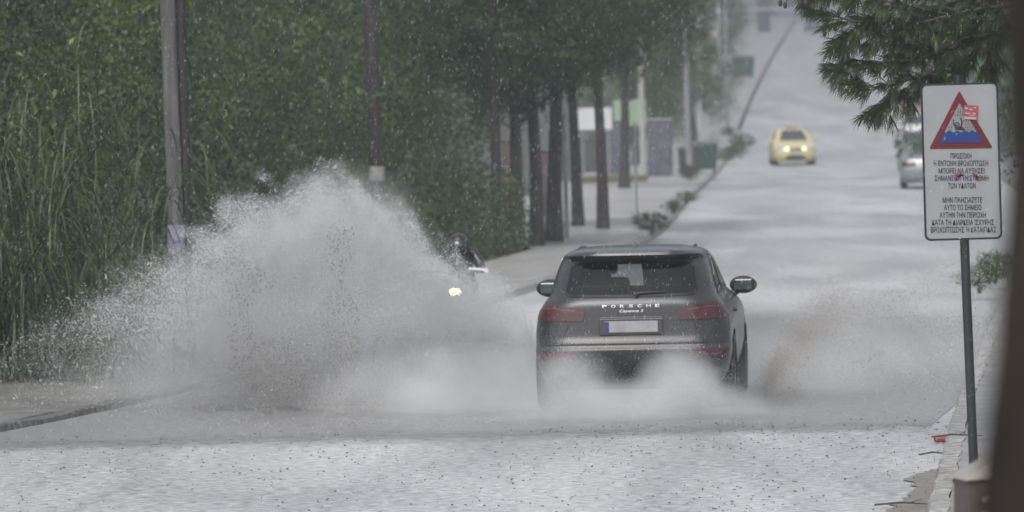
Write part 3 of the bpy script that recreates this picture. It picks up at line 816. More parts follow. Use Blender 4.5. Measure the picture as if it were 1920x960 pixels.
# ------------------------------------------------------------------ warning sign
SD = 44.0
SC = 3*F/SD                          # crop pixels (3x photo) per metre
pc = at(1799, 303, SD)
sg = empty('warning_sign', (pc.x+.03, SD, .13), 0, 'white flood warning sign with red triangle and Greek text on a dark post', 'sign')
sg.rotation_euler = (0, R(-0.35), 0)
top_z = pc.z + .608 - .13
def sp(x, y, off):                   # crop pixel -> sign coordinates (front faces -y)
    # remove roll / lean of the panel in the crop
    cx_, cy_ = 264, 485
    a, b = x-cx_, y-cy_
    th = R(1.45); a, b = a*math.cos(th) - b*math.sin(th), a*math.sin(th) + b*math.cos(th)
    return (a/SC, -off, pc.z-.13 - b/SC)
def rrect(w, h, r, n=6):
    out = []
    for cx_, cy_, a0 in ((w/2-r, h/2-r, 0), (-w/2+r, h/2-r, 90), (-w/2+r, -h/2+r, 180), (w/2-r, -h/2+r, 270)):
        for k in range(n+1):
            a = R(a0 + 90*k/n); out.append((cx_+r*math.cos(a), cy_+r*math.sin(a)))
    return out
PW, PH = .6, 1.215
cz_ = pc.z-.13
MB().poly([(x, 0, cz_+z) for x, z in rrect(PW, PH, .045)], (0, .022, 0)).build('border', mat('sign_black', (.012, .016, .018), .4), sg)
M_signw = mat('sign_white', (.25, .26, .27), .4, .06, 3)  # white lowered to an even grey that holds the pine's shade
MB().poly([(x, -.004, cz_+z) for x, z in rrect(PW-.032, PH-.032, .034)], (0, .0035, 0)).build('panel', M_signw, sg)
def tri(inset, off, m, name, clip=None):
    P = [np.array(q, float) for q in ((253, 86), (441, 410), (82, 414))]
    c = sum(P)/3
    k = 1-inset
    pts = [c+(q-c)*k for q in P]
    # rounded corners
    out = []
    for i_ in range(3):
        a, b, d = pts[i_-1], pts[i_], pts[(i_+1) % 3]
        r_ = 13*k
        e1 = b+(a-b)/np.linalg.norm(a-b)*r_; e2 = b+(d-b)/np.linalg.norm(d-b)*r_
        for t_ in (0, .33, .66, 1): out.append((1-t_)**2*e1+2*t_*(1-t_)*b+t_*t_*e2)
    return MB().poly([sp(q[0], q[1], off) for q in out], (0, .0015, 0)).build(name, m, sg)
M_red = mat('sign_red', (.10, .006, .009), .4, .1, 8)
tri(0.0, .007, M_red, 'warning_triangle')
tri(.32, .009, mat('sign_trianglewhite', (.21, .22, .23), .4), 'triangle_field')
# blue water with wavy top inside the triangle
Pi = [np.array(q, float) for q in ((253, 86), (441, 410), (82, 414))]; cc = sum(Pi)/3; Pi = [cc+(q-cc)*.70 for q in Pi]
def edge_x(y, left):
    a, b = (Pi[0], Pi[2]) if left else (Pi[0], Pi[1]); t_ = (y-a[1])/(b[1]-a[1]); return a[0]+(b[0]-a[0])*t_
topy = 316; pts = []
xl, xr = edge_x(topy+6, True), edge_x(topy+6, False)
for k in range(25):
    x = xl+(xr-xl)*k/24; pts.append((x, topy+5*math.sin(k*1.15)))
pts += [(Pi[1][0]-2, Pi[1][1]-1), (Pi[2][0]+2, Pi[2][1]-1)]
MB().poly([sp(x, y, .011) for x, y in pts], (0, .0015, 0)).build('water_symbol', mat('sign_blue', (.006, .03, .16), .4), sg)
M_ink = mat('sign_ink', (.012, .012, .014), .5)
mb = MB()
def bar2(a, b, w, off=.0125):
    a, b = np.array(a, float), np.array(b, float); d = (b-a)/np.linalg.norm(b-a); nrm = np.array([-d[1], d[0]])*w/2
    mb.poly([sp(*(a+nrm), off), sp(*(b+nrm), off), sp(*(b-nrm), off), sp(*(a-nrm), off)], (0, .001, 0))
# swimmer with raised arms
n = 16; ring_o = [(241+13*math.cos(2*math.pi*k/n), 275+13*math.sin(2*math.pi*k/n)) for k in range(n)]
for k in range(n):
    a = ring_o[k]; b = ring_o[(k+1) % n]; ai = (241+(a[0]-241)*.55, 275+(a[1]-275)*.55); bi = (241+(b[0]-241)*.55, 275+(b[1]-275)*.55)
    mb.poly([sp(*a, .0125), sp(*b, .0125), sp(*bi, .0125), sp(*ai, .0125)], (0, .001, 0))
bar2((219, 247), (221, 276), 7); bar2((221, 276), (236, 297), 7); bar2((258, 238), (268, 262), 7); bar2((268, 262), (262, 292), 8)
mb.poly([sp(*q, .0127) for q in ((226, 306), (232, 294), (246, 288), (264, 286), (276, 296), (286, 310))], (0, .001, 0))
# rain strokes
g = random.Random(4)
for yy_ in range(150, 312, 17):
    l_, r_ = edge_x(yy_, True)+10, edge_x(yy_+10, False)-4
    x = l_ + (yy_ // 17 % 2)*6
    while x < r_:
        if not (212 < x < 276 and yy_ > 228): bar2((x+3, yy_), (x-2, yy_+11), 3.2)
        x += 13
mb.build('rain_symbol', M_ink, sg)
LINES = [("ΠΡΟΣΟΧΗ", 203, 320, 453), ("Η ΕΝΤΟΝΗ ΒΡΟΧΟΠΤΩΣΗ", 108, 414, 494), ("ΜΠΟΡΕΙ ΝΑ ΑΥΞΗΣΕΙ", 135, 393, 537), ("ΣΗΜΑΝΤΙΚΑ ΤΗ ΣΤΑΘΜΗ", 113, 415, 578), ("ΤΩΝ ΥΔΑΤΩΝ", 187, 343, 620),
         ("ΜΗΝ ΠΛΗΣΙΑΖΕΤΕ", 157, 380, 701), ("ΑΥΤΟ ΤΟ ΣΗΜΕΙΟ", 165, 375, 743), ("ΑΥΤΗΝ ΤΗΝ ΠΕΡΙΟΧΗ", 140, 400, 785), ("ΚΑΤΑ ΤΗ ΔΙΑΡΚΕΙΑ ΙΣΧΥΡΗΣ", 97, 445, 827), ("ΒΡΟΧΟΠΤΩΣΗΣ Ή ΚΑΤΑΙΓΙΔΑΣ", 90, 457, 868)]
for blk in (LINES[:5], LINES[5:]):
  mb = MB()
  for s, x0, x1, yc in blk:
    v, f = text_mesh(s, 0.012)
    hh = 31 if 'Ή' not in s else 33
    mb.add([sp(x0+q[0]*(x1-x0), yc+hh/2-q[1]*hh - (q[0]-.5)*.0*(x1-x0), .008) for q in v], f)
  mb.build('lettering', M_ink, sg)
# red sticker over the triangle edge and the scribble over the text
th = R(4)
def stq(cx_, cy_, w, h): return [(cx_+a*w*math.cos(th)-b*h*math.sin(th), cy_+a*w*math.sin(th)+b*h*math.cos(th)) for a, b in ((-.5, -.5), (.5, -.5), (.5, .5), (-.5, .5))]
stk = MB().poly([sp(*q, .0145) for q in stq(317, 209, 82, 80)], (0, .001, 0)).build('sticker', mat('sticker_red', (.22, .03, .045), .45, .35, 60, col2=(.3, .09, .1)), sg)
mb2 = MB().poly([sp(*q, .0155) for q in stq(314, 241, 66, 11)], (0, .0006, 0))
for (a, b, w, h) in ((292, 186, 16, 8), (318, 192, 22, 7), (340, 182, 12, 8), (300, 214, 30, 6), (335, 216, 18, 9), (322, 228, 30, 4)):
    mb2.poly([sp(*q, .0155) for q in stq(a, b, w, h)], (0, .0006, 0))
mb2.build('sticker_print', mat('sticker_print', (.4, .3, .31), .5), stk)
for cx_, cy_, w, h, s in ((252, 565, 44, 26, 1), (345, 572, 30, 46, 2)):
    mb = MB(); g = random.Random(s)
    for k in range(7):
        a = (cx_+(g.random()-.5)*w, cy_+(g.random()-.5)*h); b = (cx_+(g.random()-.5)*w*1.3, cy_+(g.random()-.5)*h)
        bar2(a, b, 6, .0095)
    mb.build('graffiti', mat('graffiti_red', (.2, .03, .06), .5), sg)
mb = MB()
for (a, b) in (((205, 566), (205, 590)), ((205, 590), (230, 572)), ((262, 578), (330, 566)), ((262, 556), (292, 588)), ((300, 552), (304, 592))): bar2(a, b, 4, .009)
mb.build('graffiti', mat('graffiti_violet', (.16, .12, .35), .5), sg)
for yb in (66, 915):
    MB().lathe([(0, -.004), (.009, -.004), (.009, 0), (0, .002)], 10, Matrix.Translation(sp(252, yb, .006)) @ Matrix.Rotation(R(90), 4, 'X')).build('bolt', M_metal, sg)
MB().tube([(0.035, .05, -.15), (.015, .05, 1.4), (-.002, .05, top_z+.06)], .0365, 18).build('post', M_postgreen, sg, True)

# litter bin post in front of the sign
o = empty('litter_bin', (0, 30, 0), R(8), 'brown slatted litter bin with a pale sloping lid, low at the right edge', 'bin')
p = at(1800, 900, 30); o.location = (p.x+.19, 30, 0)
M_bw = mat('brown_metal', (.07, .055, .045), .5, .3, 8)
MB().box((-.01, 0, .575), (.37, .34, 1.15), bev=.01).build('body', M_bw, o)
for z_ in (1.075, 1.0, .92, .7, .5):
    MB().box((-.03, -.185, z_), (.20, .02, .03), rot=Matrix.Rotation(R(-16), 3, 'Y'), bev=.004).build('slat', bpy.data.materials.get('pale_slat') or mat('pale_slat', (.26, .235, .21), .5), o)
zt = at(1800, 866, 30).z
MB().add([(-.215, -.2, 1.155), (.21, -.2, 1.175), (.21, .2, 1.175), (-.215, .2, 1.155), (-.07, -.14, zt), (.19, -.16, zt-.01), (.19, .16, zt-.01), (-.07, .14, zt)],
         [(0, 1, 5, 4), (1, 2, 6, 5), (2, 3, 7, 6), (3, 0, 4, 7), (4, 5, 6, 7), (3, 2, 1, 0)]).build('lid', mat('pale_lid', (.24, .22, .205), .45, .15, 8), o)

# litter by the right kerb
p = at(1764, 832, 51)
can = empty('drink_can', (p.x, 51, 0.04), R(70), 'crushed red drink can lying against the right kerb', 'can')
MB().lathe([(0, -.058), (.024, -.058), (.031, -.05), (.033, -.02), (.027, 0), (.033, .022), (.031, .048), (.024, .058), (0, .058)], 18, Matrix.Rotation(R(90), 4, 'X')).build('body', mat('can_red', (.2, .03, .03), .35, .3, 30), can, True)
for k, (px, py, L, a, lab) in enumerate(((1755, 846, .3, 10, 'dead twig lying beside the red can'), (1795, 818, .45, 4, 'dry stick lying across the pavement edge behind the sign post'), (1700, 940, .5, -12, 'brown stick lying in the gutter nearest the camera'))):
    u, v = unroll(px, py); d = 3.2*F/(v+310) if px < 1780 else 3.1*F/(v+310)
    p = at(px, py, d)
    o = MB().tube([(-L/2, 0, 0.02), (-L*.1, .03, .035), (L/2, -.02, .02)], [.007, .008, .003], 7).tube([(0, 0, .03), (L*.2, .12, .05)], [.004, .002], 6).build('twig', M_bark, loc=(p.x, d, .005 if px < 1780 else .13))
    o.rotation_euler = (0, 0, R(a)); tag(o, lab, 'twig')
# fallen leaves and grit: uncountable
g = np.random.default_rng(31); n = 220
yy = 42 + 16*g.random(n); side = g.random(n) < .55
xx = np.where(side, kr(yy) - .02 - .5*g.random(n)**2, kl(yy) + (kr(yy)-kl(yy))*g.random(n))
keep = ~((yy > 52.5) & ~side)
tag(link('leaf_litter', leaves_mesh('leaf_litter', np.stack([xx, yy, .014+.02*g.random(n)], -1)[keep], .017, g.random(keep.sum())*.3, 0, .6, 32), mat('brown_leaf', (.08, .07, .058), .5)), 'small brown leaves and grit washed along the wet asphalt', 'leaf litter', kind='stuff')

# ------------------------------------------------------------------ cars
class Shape:
    def __init__(s, tab, a=.33, b=.30, af=.4, bf=.45, crown=.05, crownf=.10, n=2.4):
        T = np.array(tab); s.z, s.w, s.r, s.f = T.T
        s.a, s.b, s.af, s.bf, s.cr, s.cf, s.n = a, b, af, bf, crown, crownf, n
    def pt(s, u, z, sg_=1):
        w = float(pchip(z, s.z, s.w)); r = float(pchip(z, s.z, s.r)); f = float(pchip(z, s.z, s.f)); L = max(.02, f-r)
        a = min(s.a, w*.8); b = min(s.b, L*.35); af = min(s.af, w*.8); bf = min(s.bf, L*.35); e = 2/s.n
        cr = min(s.cr, L*.1); cf = min(s.cf, L*.1)
        if u <= 1: x = (w-a)*u; y = r + cr*(x/w)**2
        elif u <= 2:
            p_ = (u-1)*math.pi/2; x = w-a+a*math.sin(p_)**e; y = r + cr*(x/w)**2 + b*(1-max(0, math.cos(p_))**e)
        elif u <= 3:
            t_ = u-2; y0 = r+cr+b; y1 = f-cf-bf; x = w; y = y0+(y1-y0)*t_
        elif u <= 4:
            p_ = (4-u)*math.pi/2; x = w-af+af*math.sin(p_)**e; y = f - cf*(x/w)**2 - bf*(1-max(0, math.cos(p_))**e)
        else: x = (w-af)*(5-u); y = f - cf*(x/w)**2
        # slight barrel of the sides in plan
        tt = np.clip((y-r)/L, 0, 1); x *= 1 - .03*(2*tt-1)**2*min(1, u if u < 2.5 else 5-u)
        return Vector((x*sg_, y, z))
    def nrm(s, u, z, sg_):
        e = .01; p0 = s.pt(max(0, u-e), z, sg_); p1 = s.pt(min(5, u+e), z, sg_); q0 = s.pt(u, max(s.z[0], z-.006), sg_); q1 = s.pt(u, min(s.z[-1]-.001, z+.006), sg_)
        n = (p1-p0).cross(q1-q0)*sg_
        if n.length < 1e-9: return Vector((0, -1, 0))
        n.normalize()
        c = s.pt(u, z, sg_) - Vector((0, (s.r[0]+s.f[0])/2, z))
        return n if n.dot(c) > 0 else -n
    def shell(s, zl, ul, cut):
        """body shell with openings where cut(u, z, p) is true"""
        N = len(ul); ring = 2*N-2; V = []
        for z in zl:
            for u in ul: V.append(s.pt(u, z, 1))
            for u in ul[-2:0:-1]: V.append(s.pt(u, z, -1))
        us = list(ul) + list(ul[-2:0:-1]); sg2 = [1]*N + [-1]*(N-2)
        fs = []
        for j in range(len(zl)-1):
            for k in range(ring):
                k2 = (k+1) % ring
                um = (us[k]+us[k2])/2; zm = (zl[j]+zl[j+1])/2
                c = (V[j*ring+k]+V[j*ring+k2]+V[(j+1)*ring+k]+V[(j+1)*ring+k2])/4
                if cut(um, zm, c): continue
                fs.append((j*ring+k, j*ring+k2, (j+1)*ring+k2, (j+1)*ring+k))
        top = (len(zl)-1)*ring
        fs.append(tuple(range(top, top+ring)))
        return V, fs
    def patch(s, u0, u1, zlo, zhi, nu, nz, off, sg_=None, border=None, skirt=True, uw=None):
        """curved panel lying on the body; u may be signed when sg_ is None"""
        V = []; fs = []; mi = []
        us = np.linspace(u0, u1, nu+1)
        for u in us:
            lo = zlo(u) if callable(zlo) else zlo; hi = zhi(u) if callable(zhi) else zhi
            for j in range(nz+1):
                z = lo+(hi-lo)*j/nz; q = sg_ if sg_ is not None else (1 if u >= 0 else -1); au = abs(u)*(uw(z) if uw else 1)
                V.append(s.pt(au, z, q) + s.nrm(au, z, q)*off)
        for i_ in range(nu):
            for j in range(nz):
                a = i_*(nz+1)+j; fs.append((a, a+nz+1, a+nz+2, a+1))
                mi.append(1 if border and (i_ < border or i_ >= nu-border or j < border or j >= nz-border) else 0)
        if skirt:
            loop = [i_*(nz+1) for i_ in range(nu+1)] + [nu*(nz+1)+j for j in range(1, nz+1)] + [i_*(nz+1)+nz for i_ in range(nu-1, -1, -1)] + [j for j in range(nz-1, 0, -1)]
            c = sum(V, Vector())/len(V); base = len(V); ctr = Vector((0, (s.r[2]+s.f[2])/2, c.z))
            for q in loop:
                d = (ctr-V[q]).normalized(); V.append(V[q]+d*.015)
            n = len(loop)
            for k in range(n): fs.append((loop[k], loop[(k+1) % n], base+(k+1) % n, base+k)); mi.append(1 if border else 0)
        return V, fs, mi

def patch_obj(S, name, parent, mats, *a, **k):
    V, fs, mi = S.patch(*a, **k); mb = MB(); mb.add(V, fs); mb.m = mi
    return mb.build(name, mats, parent, True)

def wheel(parent, x, y, r, w, steer=0):
    sgn = 1 if x > 0 else -1
    M = Matrix.Translation((x, y, r)) @ Matrix.Rotation(R(90*sgn), 4, 'Y')
    o = MB().lathe([(0, w*.30), (r*.12, w*.32), (r*.2, w*.25), (r*.55, w*.30), (r*.66, w*.42), (r*.69, w*.44), (r*.7, -w*.4), (0, -w*.4)], 24, M).build('wheel', M_rim, parent, True)
    MB().lathe([(r*.68, w*.43), (r*.74, w*.5), (r*.93, w*.5), (r*.985, w*.42), (r, w*.25), (r, -w*.25), (r*.985, -w*.42), (r*.93, -w*.5), (r*.7, -w*.46)], 32, M).build('tyre', M_tyre, o, True)
    return o

def mirror(parent, sgn, x, y, z, m, s=1.0):
    o = MB().ball((sgn*(x+.10*s), y, z), (.125*s, .075*s, .085*s), 12).tube([(sgn*(x-.03), y, z-.10*s), (sgn*(x+.05*s), y, z-.055*s)], [.035*s, .03*s], 8).build('mirror', m, parent, True)
    MB().box((sgn*(x+.105*s), y-.062*s, z), (.17*s, .035*s, .115*s), bev=.015*s).build('mirror_glass', M_mirr, o)
    return o
M_mirr = mat('mirror_face', (.10, .12, .12), .12, metallic=.9)
M_frit = mat('glass_edge_black', (.012, .012, .013), .35)
M_glass = glass_mat('tinted_glass', (.42, .45, .46))
M_glassd = glass_mat('dark_privacy_glass', (.40, .42, .43), .06)
M_glassw = glass_mat('clear_glass', (.85, .87, .88))
M_seat = mat('seat_leather', (.02, .02, .021), .5)
M_taill = mat('tail_lamp_red', (.045, .004, .007), .25, coat=.35, var=.35, scale=14)
M_plate = mat('plate_white', (.30, .30, .32), .45, .1, 10)

# --- the big dark SUV
SUV = Shape([(.26, .84, .30, 4.60), (.34, .90, .14, 4.72), (.44, .94, .06, 4.80), (.56, .965, .014, 4.84), (.655, .972, .0, 4.84), (.672, .970, .014, 4.83), (.70, .968, .034, 4.82), (.715, .968, .036, 4.81), (.74, .97, .046, 4.79), (.78, .972, .066, 4.74),
             (.88, .966, .086, 4.62), (.98, .948, .103, 4.35), (1.05, .925, .115, 3.95), (1.10, .898, .125, 3.62), (1.15, .862, .15, 3.34), (1.19, .832, .185, 3.2), (1.25, .812, .245, 3.1), (1.35, .785, .34, 2.92), (1.45, .757, .45, 2.72), (1.53, .728, .535, 2.53),
             (1.555, .716, .55, 2.45), (1.575, .703, .50, 2.40), (1.60, .682, .45, 2.30), (1.625, .645, .48, 2.18), (1.645, .585, .62, 2.08), (1.660, .50, .82, 1.95), (1.668, .39, 1.02, 1.8), (1.672, .24, 1.2, 1.65)], a=.36, b=.34, af=.42, bf=.5, crown=.055, crownf=.12)
CX, CY = at(1186, 780, 56.7).x, 56.6
car_rz = -R(4.5)
suv = empty('suv', (CX, CY, 0.0), car_rz, 'dark grey brown SUV seen from behind, ploughing through flood water', 'car')
suv.scale = (1.03, 1.0, .985)
M_suv = mat('suv_paint', (.022, .022, .0235), .34, .05, 3, metallic=.2, coat=.35)
zl = sorted(set(list(np.linspace(.26, 1.64, 62)) + [1.648, 1.655, 1.661, 1.666, 1.670, 1.672, .70, .655, .715]))
ul = sorted(set(list(np.linspace(0, 1, 10)) + list(np.linspace(1, 2, 13)) + list(np.linspace(2, 3, 60)) + list(np.linspace(3, 4, 12)) + list(np.linspace(4, 5, 8))))
WB = ((.98, .385), (3.87, .385))
def suv_cut(u, z, p):
    if u < 1.2 and 1.21 < z < 1.515: return True
    if u > 3.9 and 1.18 < z < 1.55: return True
    if 2 <= u <= 3 and 1.205 < z < 1.535 and 0.95+.25*(z-1.2)/.33 < p.y < 3.0-.5*(z-1.2)/.33: return True
    if abs(p.x) > .7:
        for wy_, wz_ in WB:
            if (p.y-wy_)**2+(p.z-wz_)**2 < .43**2: return True
    return False
V, fs = SUV.shell(zl, ul, suv_cut)
MB().add(V, fs).build('body', M_suv, suv, True)
# dark lower body, wheel wells and cabin floor
MB().box((0, 2.4, .42), (1.5, 4.3, .36), bev=.04).box((0, 2.35, .80), (1.62, 3.6, .5), bev=.05).build('underbody', M_black, suv)
for x_ in (-.83, .83):
    for wy_, wz_ in WB: wheel(suv, x_, wy_, .385, .28)
# rear window (dark rim, tinted pane)
def rw_lo(u): return 1.178+.006*abs(u)**2+.07*max(0, (abs(u)-1.1)/.28)**3
def rw_hi(u): return 1.556-.012*abs(u)**2-.10*max(0, (abs(u)-1.08)/.30)**3
patch_obj(SUV, 'rear_window', suv, [M_glassd, M_frit], -1.38, 1.38, rw_lo, rw_hi, 40, 18, .006, border=1, uw=lambda z: 1+.07*(z-1.18)/.38)
patch_obj(SUV, 'windscreen', suv, [M_glassw, M_frit], 3.75, 5.0, 1.15, 1.575, 14, 12, .005, sg_=1, border=1)
patch_obj(SUV, 'windscreen', suv, [M_glassw, M_frit], 3.75, 5.0, 1.15, 1.575, 14, 12, .005, sg_=-1, border=1)
for q in (1, -1):
    def s_lo(u): return 1.185
    def s_hi(u):
        t_ = (u-2.05)/(2.93-2.05); return 1.19+.375*min(1, (1-t_)*3.2, .45+t_*2.2)
    sw = patch_obj(SUV, 'side_window', suv, [M_glassd, M_frit], 2.05, 2.93, s_lo, s_hi, 36, 10, .005, sg_=q, border=1)
    pts = []
    for u in np.linspace(2.03, 2.95, 30):
        z = s_hi(min(2.93, max(2.05, u)))+.008; pts.append(SUV.pt(u, z, q)+SUV.nrm(u, z, q)*.008)
    MB().tube(pts, .007, 6).build('trim', M_chrome, sw, True)
    # door seam and pillar strip
    patch_obj(SUV, 'pillar_strip', suv, [M_frit], 2.42, 2.47, 1.19, 1.55, 2, 8, .009, sg_=q)
    # door handle
    p_ = SUV.pt(2.35, .98, q); MB().box(p_+Vector((q*.015, 0, 0)), (.03, .2, .035), bev=.01).build('door_handle', M_suv, suv)
    # tail lamps
    def t_lo(u): return .945+.03*max(0, u-1.3)
    def t_hi(u): return 1.098-.115*abs(u-1.38)**1.7-.05*max(0, .95-u)
    tl = patch_obj(SUV, 'tail_lamp', suv, M_taill, .80, 1.82, t_lo, t_hi, 22, 8, .012, sg_=q)
    patch_obj(SUV, 'lamp_strip', tl, mat('lamp_strip', (.09, .012, .016), .2, coat=1), 1.0, 1.7, lambda u: t_hi(u)-.035, lambda u: t_hi(u)-.022, 10, 2, .0145, sg_=q)
    # low reflectors in the bumper
    patch_obj(SUV, 'reflector', suv, mat('reflector_red', (.09, .010, .015), .2, coat=1), .88, 1.55, .585, lambda u: .645, 10, 3, .008, sg_=q)
    mirror(suv, q, .872, 3.02, 1.185, M_black, 1.12)
    # exhaust tips
    MB().tube([SUV.pt(.62, .33, q)+Vector((0, -.03, -.01)), SUV.pt(.62, .33, q)+Vector((0, .2, -.01))], .045, 14).build('exhaust_tip', M_black, suv, True)
# lower bumper skin and crease
patch_obj(SUV, 'bumper_valance', suv, M_black, -1.2, 1.2, .30, .50, 20, 5, .01)
# roof spoiler lip with brake strip
patch_obj(SUV, 'brake_strip', suv, mat('brake_strip', (.12, .012, .015), .25), -.55, .55, 1.583, 1.593, 12, 1, .004)
# number plate, on the tailgate
def rp(x, z, off):
    w = float(pchip(z, SUV.z, SUV.w)); r = float(pchip(z, SUV.z, SUV.r)); return Vector((x, r+SUV.cr*(x/w)**2-off, z))
MB().box(rp(0, .885, .02), (.62, .012, .17), bev=.008).build('plate_recess', mat('recess_dark', (.04, .037, .036), .4, coat=.5), suv)
pl = MB().box(rp(.0, .885, .034), (.52, .008, .113), bev=.004).build('number_plate', M_plate, suv)
MB().box(rp(-.236, .885, .0395), (.046, .005, .106)).build('country_band', mat('plate_blue', (.025, .045, .15), .4), pl)
MB().tube([rp(-.29, .975, .02), rp(0, .978, .028), rp(.29, .975, .02)], .009, 8).build('handle_bar', M_suv, suv, True)
# tailgate lower seam and bumper seam
MB().tube([SUV.pt(abs(u), .712, 1 if u >= 0 else -1) + Vector((0, -.001, 0)) for u in np.linspace(-1.35, 1.35, 30)], .005, 6).build('seam', M_frit, suv, True)
for q in (1, -1):
    MB().tube([SUV.pt(u_, z_, q) for u_, z_ in zip(np.linspace(1.12, 1.02, 8), np.linspace(.72, .92, 8))], .004, 6).build('seam', M_frit, suv, True)
# lettering on the tailgate
M_let = mat('badge_chrome', (.62, .62, .63), .3, metallic=.6)
mb = MB()
letters = "PORSCHE"
for k, ch in enumerate(letters):
    v, f = text_mesh(ch, .0); x0 = -.272+k*.0855-.005
    wch = .040
    mb.add([rp(x0+q[0]*wch, 1.078+q[1]*.028, .006) for q in v], f)
mb.build('maker_lettering', M_let, suv)
v, f = text_mesh("Cayenne S", .012)
MB().add([rp(-.12+q[0]*.23+q[1]*.014, 1.022+q[1]*.036, .006) for q in v], f).build('model_lettering', M_let, suv)
# rear wiper and washer
MB().tube([rp(.06, 1.19, .02), SUV.pt(.05, 1.215, 1)+Vector((0, -.03, 0)), SUV.pt(.6, 1.235, 1)+Vector((.06, -.03, 0))], [.022, .012, .006], 8).build('wiper', M_black, suv, True)
# roof rails and aerial fin
for q in (1, -1):
    MB().tube([(q*.575, 1.0, 1.60), (q*.572, 1.06, 1.635), (q*.565, 1.5, 1.655), (q*.555, 2.1, 1.645), (q*.55, 2.2, 1.60)], .011, 8).build('roof_rail', M_black, suv, True)
MB().poly([(-.012, 1.0, 1.665), (-.012, 1.16, 1.668), (-.012, 1.02, 1.715)], (.024, 0, 0)).build('aerial', M_black, suv)
# cabin
def seat(x, y, w, h, head=True, z0=.95):
    mb = MB().box((x, y, z0+h/2), (w, .14, h), rot=Matrix.Rotation(R(-10), 3, 'X'), bev=.05)
    if head: mb.box((x, y-.06-.02, z0+h+.12), (.25, .10, .17), rot=Matrix.Rotation(R(-8), 3, 'X'), bev=.04).tube([(x-.05, y-.05, z0+h-.03), (x-.05, y-.07, z0+h+.08)], .008, 6).tube([(x+.05, y-.05, z0+h-.03), (x+.05, y-.07, z0+h+.08)], .008, 6)
    return mb
for x_, y_, w_, h_ in ((-.40, 1.5, .5, .30), (.40, 1.5, .5, .30), (-.38, 2.5, .48, .36), (.38, 2.5, .48, .36)):
    seat(x_, y_, w_, h_).build('seat', M_seat, suv, True)
MB().box((0, 3.15, 1.06), (1.5, .4, .14), bev=.05).build('dashboard', M_black, suv)
MB().box((0, .62, 1.1), (1.3, .5, .1), bev=.03).build('parcel_shelf', M_black, suv)

# --- small saloon cars
SED = [(.17, .76, .22, 4.32), (.28, .83, .08, 4.44), (.42, .865, .01, 4.50), (.55, .875, .0, 4.50), (.66, .872, .02, 4.46), (.76, .862, .05, 4.34), (.84, .845, .08, 4.12), (.90, .82, .12, 3.8), (.945, .795, .19, 3.5), (.98, .775, .34, 3.34),
       (1.03, .755, .55, 3.2), (1.12, .725, .72, 3.02), (1.25, .675, .95, 2.76), (1.35, .625, 1.15, 2.55), (1.40, .585, 1.28, 2.43), (1.43, .52, 1.42, 2.32), (1.447, .42, 1.55, 2.2), (1.456, .28, 1.7, 2.05), (1.46, .12, 1.8, 1.95)]
zs2 = sorted(list(np.linspace(.17, 1.43, 44)) + [1.437, 1.445, 1.452, 1.457, 1.46])
us2 = sorted(set(list(np.linspace(0, 1, 7)) + list(np.linspace(1, 2, 9)) + list(np.linspace(2, 3, 40)) + list(np.linspace(3, 4, 9)) + list(np.linspace(4, 5, 7))))
SS = Shape(SED, a=.34, b=.26, af=.4, bf=.4, crown=.06, crownf=.14)
M_glasscar = mat('car_glass', (.03, .035, .04), .06, coat=.5)
M_dkgrille = mat('grille_black', (.012, .012, .013), .4)
def saloon(name, loc_, rz, paint, label, lit=False, group=None, rear=True):
    o = empty(name, loc_, rz, label, 'car', group)
    WBs = ((.85, .31), (3.55, .31))
    def cut(u, z, p):
        if abs(p.x) > .6:
            for a, b in WBs:
                if (p.y-a)**2+(p.z-b)**2 < .36**2: return True
        return False
    V, fs = SS.shell(zs2, us2, cut)
    MB().add(V, fs).build('body', paint, o, True)
    MB().box((0, 2.2, .33), (1.35, 4.0, .28), bev=.03).build('underbody', M_black, o)
    for x_ in (-.74, .74):
        for a, b in WBs: wheel(o, x_, a, .31, .2)
    patch_obj(SS, 'rear_window', o, [M_glasscar], -1.25, 1.25, 1.01, 1.385, 16, 6, .005)
    for q in (1, -1):
        patch_obj(SS, 'windscreen', o, [M_glasscar], 3.7, 5.0, .985, 1.39, 12, 6, .005, sg_=q)
        patch_obj(SS, 'side_window', o, [M_glasscar], 2.03, 2.95, 1.0, lambda u: 1.01+.375*min(1, (2.96-u)*4.5, .3+(u-2.02)*4), 26, 5, .005, sg_=q)
        hm = mat('headlamp_lit', (.8, .75, .65), .2, emit=(1.0, .66, .36), estr=3.5) if lit else mat('headlamp', (.5, .52, .54), .12, coat=1)
        hl = patch_obj(SS, 'headlight', o, mat('lamp_housing', (.35, .36, .36), .15, coat=1), 3.45, 4.45, lambda u: .60, lambda u: .745-.05*max(0, u-4), 10, 4, .008, sg_=q)
        p_ = SS.pt(4.25, .675, q)
        MB().ball(p_+Vector((0, .02, 0)), (.06, .04, .055), 10).build('lamp', hm, hl, True)
        patch_obj(SS, 'tail_lamp', o, M_taill, .75, 1.7, .66, .82, 10, 4, .008, sg_=q)
        mirror(o, q, .80, 3.0, 1.0, paint, .85)
        p_ = SS.pt(2.3, .86, q); MB().box(p_+Vector((q*.012, 0, 0)), (.025, .16, .03), bev=.008).build('door_handle', paint, o)
        patch_obj(SS, 'grille', o, M_dkgrille, 4.5, 5.0, .585, .70, 6, 4, .01, sg_=q)
        patch_obj(SS, 'air_intake', o, M_dkgrille, 4.1, 5.0, .24, .38, 8, 4, .008, sg_=q)
    MB().box((0, 4.535, .46), (.5, .012, .11), bev=.003).build('number_plate', M_plate, o)
    MB().box((0, -.012, .62), (.5, .012, .11), bev=.003).build('number_plate', M_plate, o)
    return o

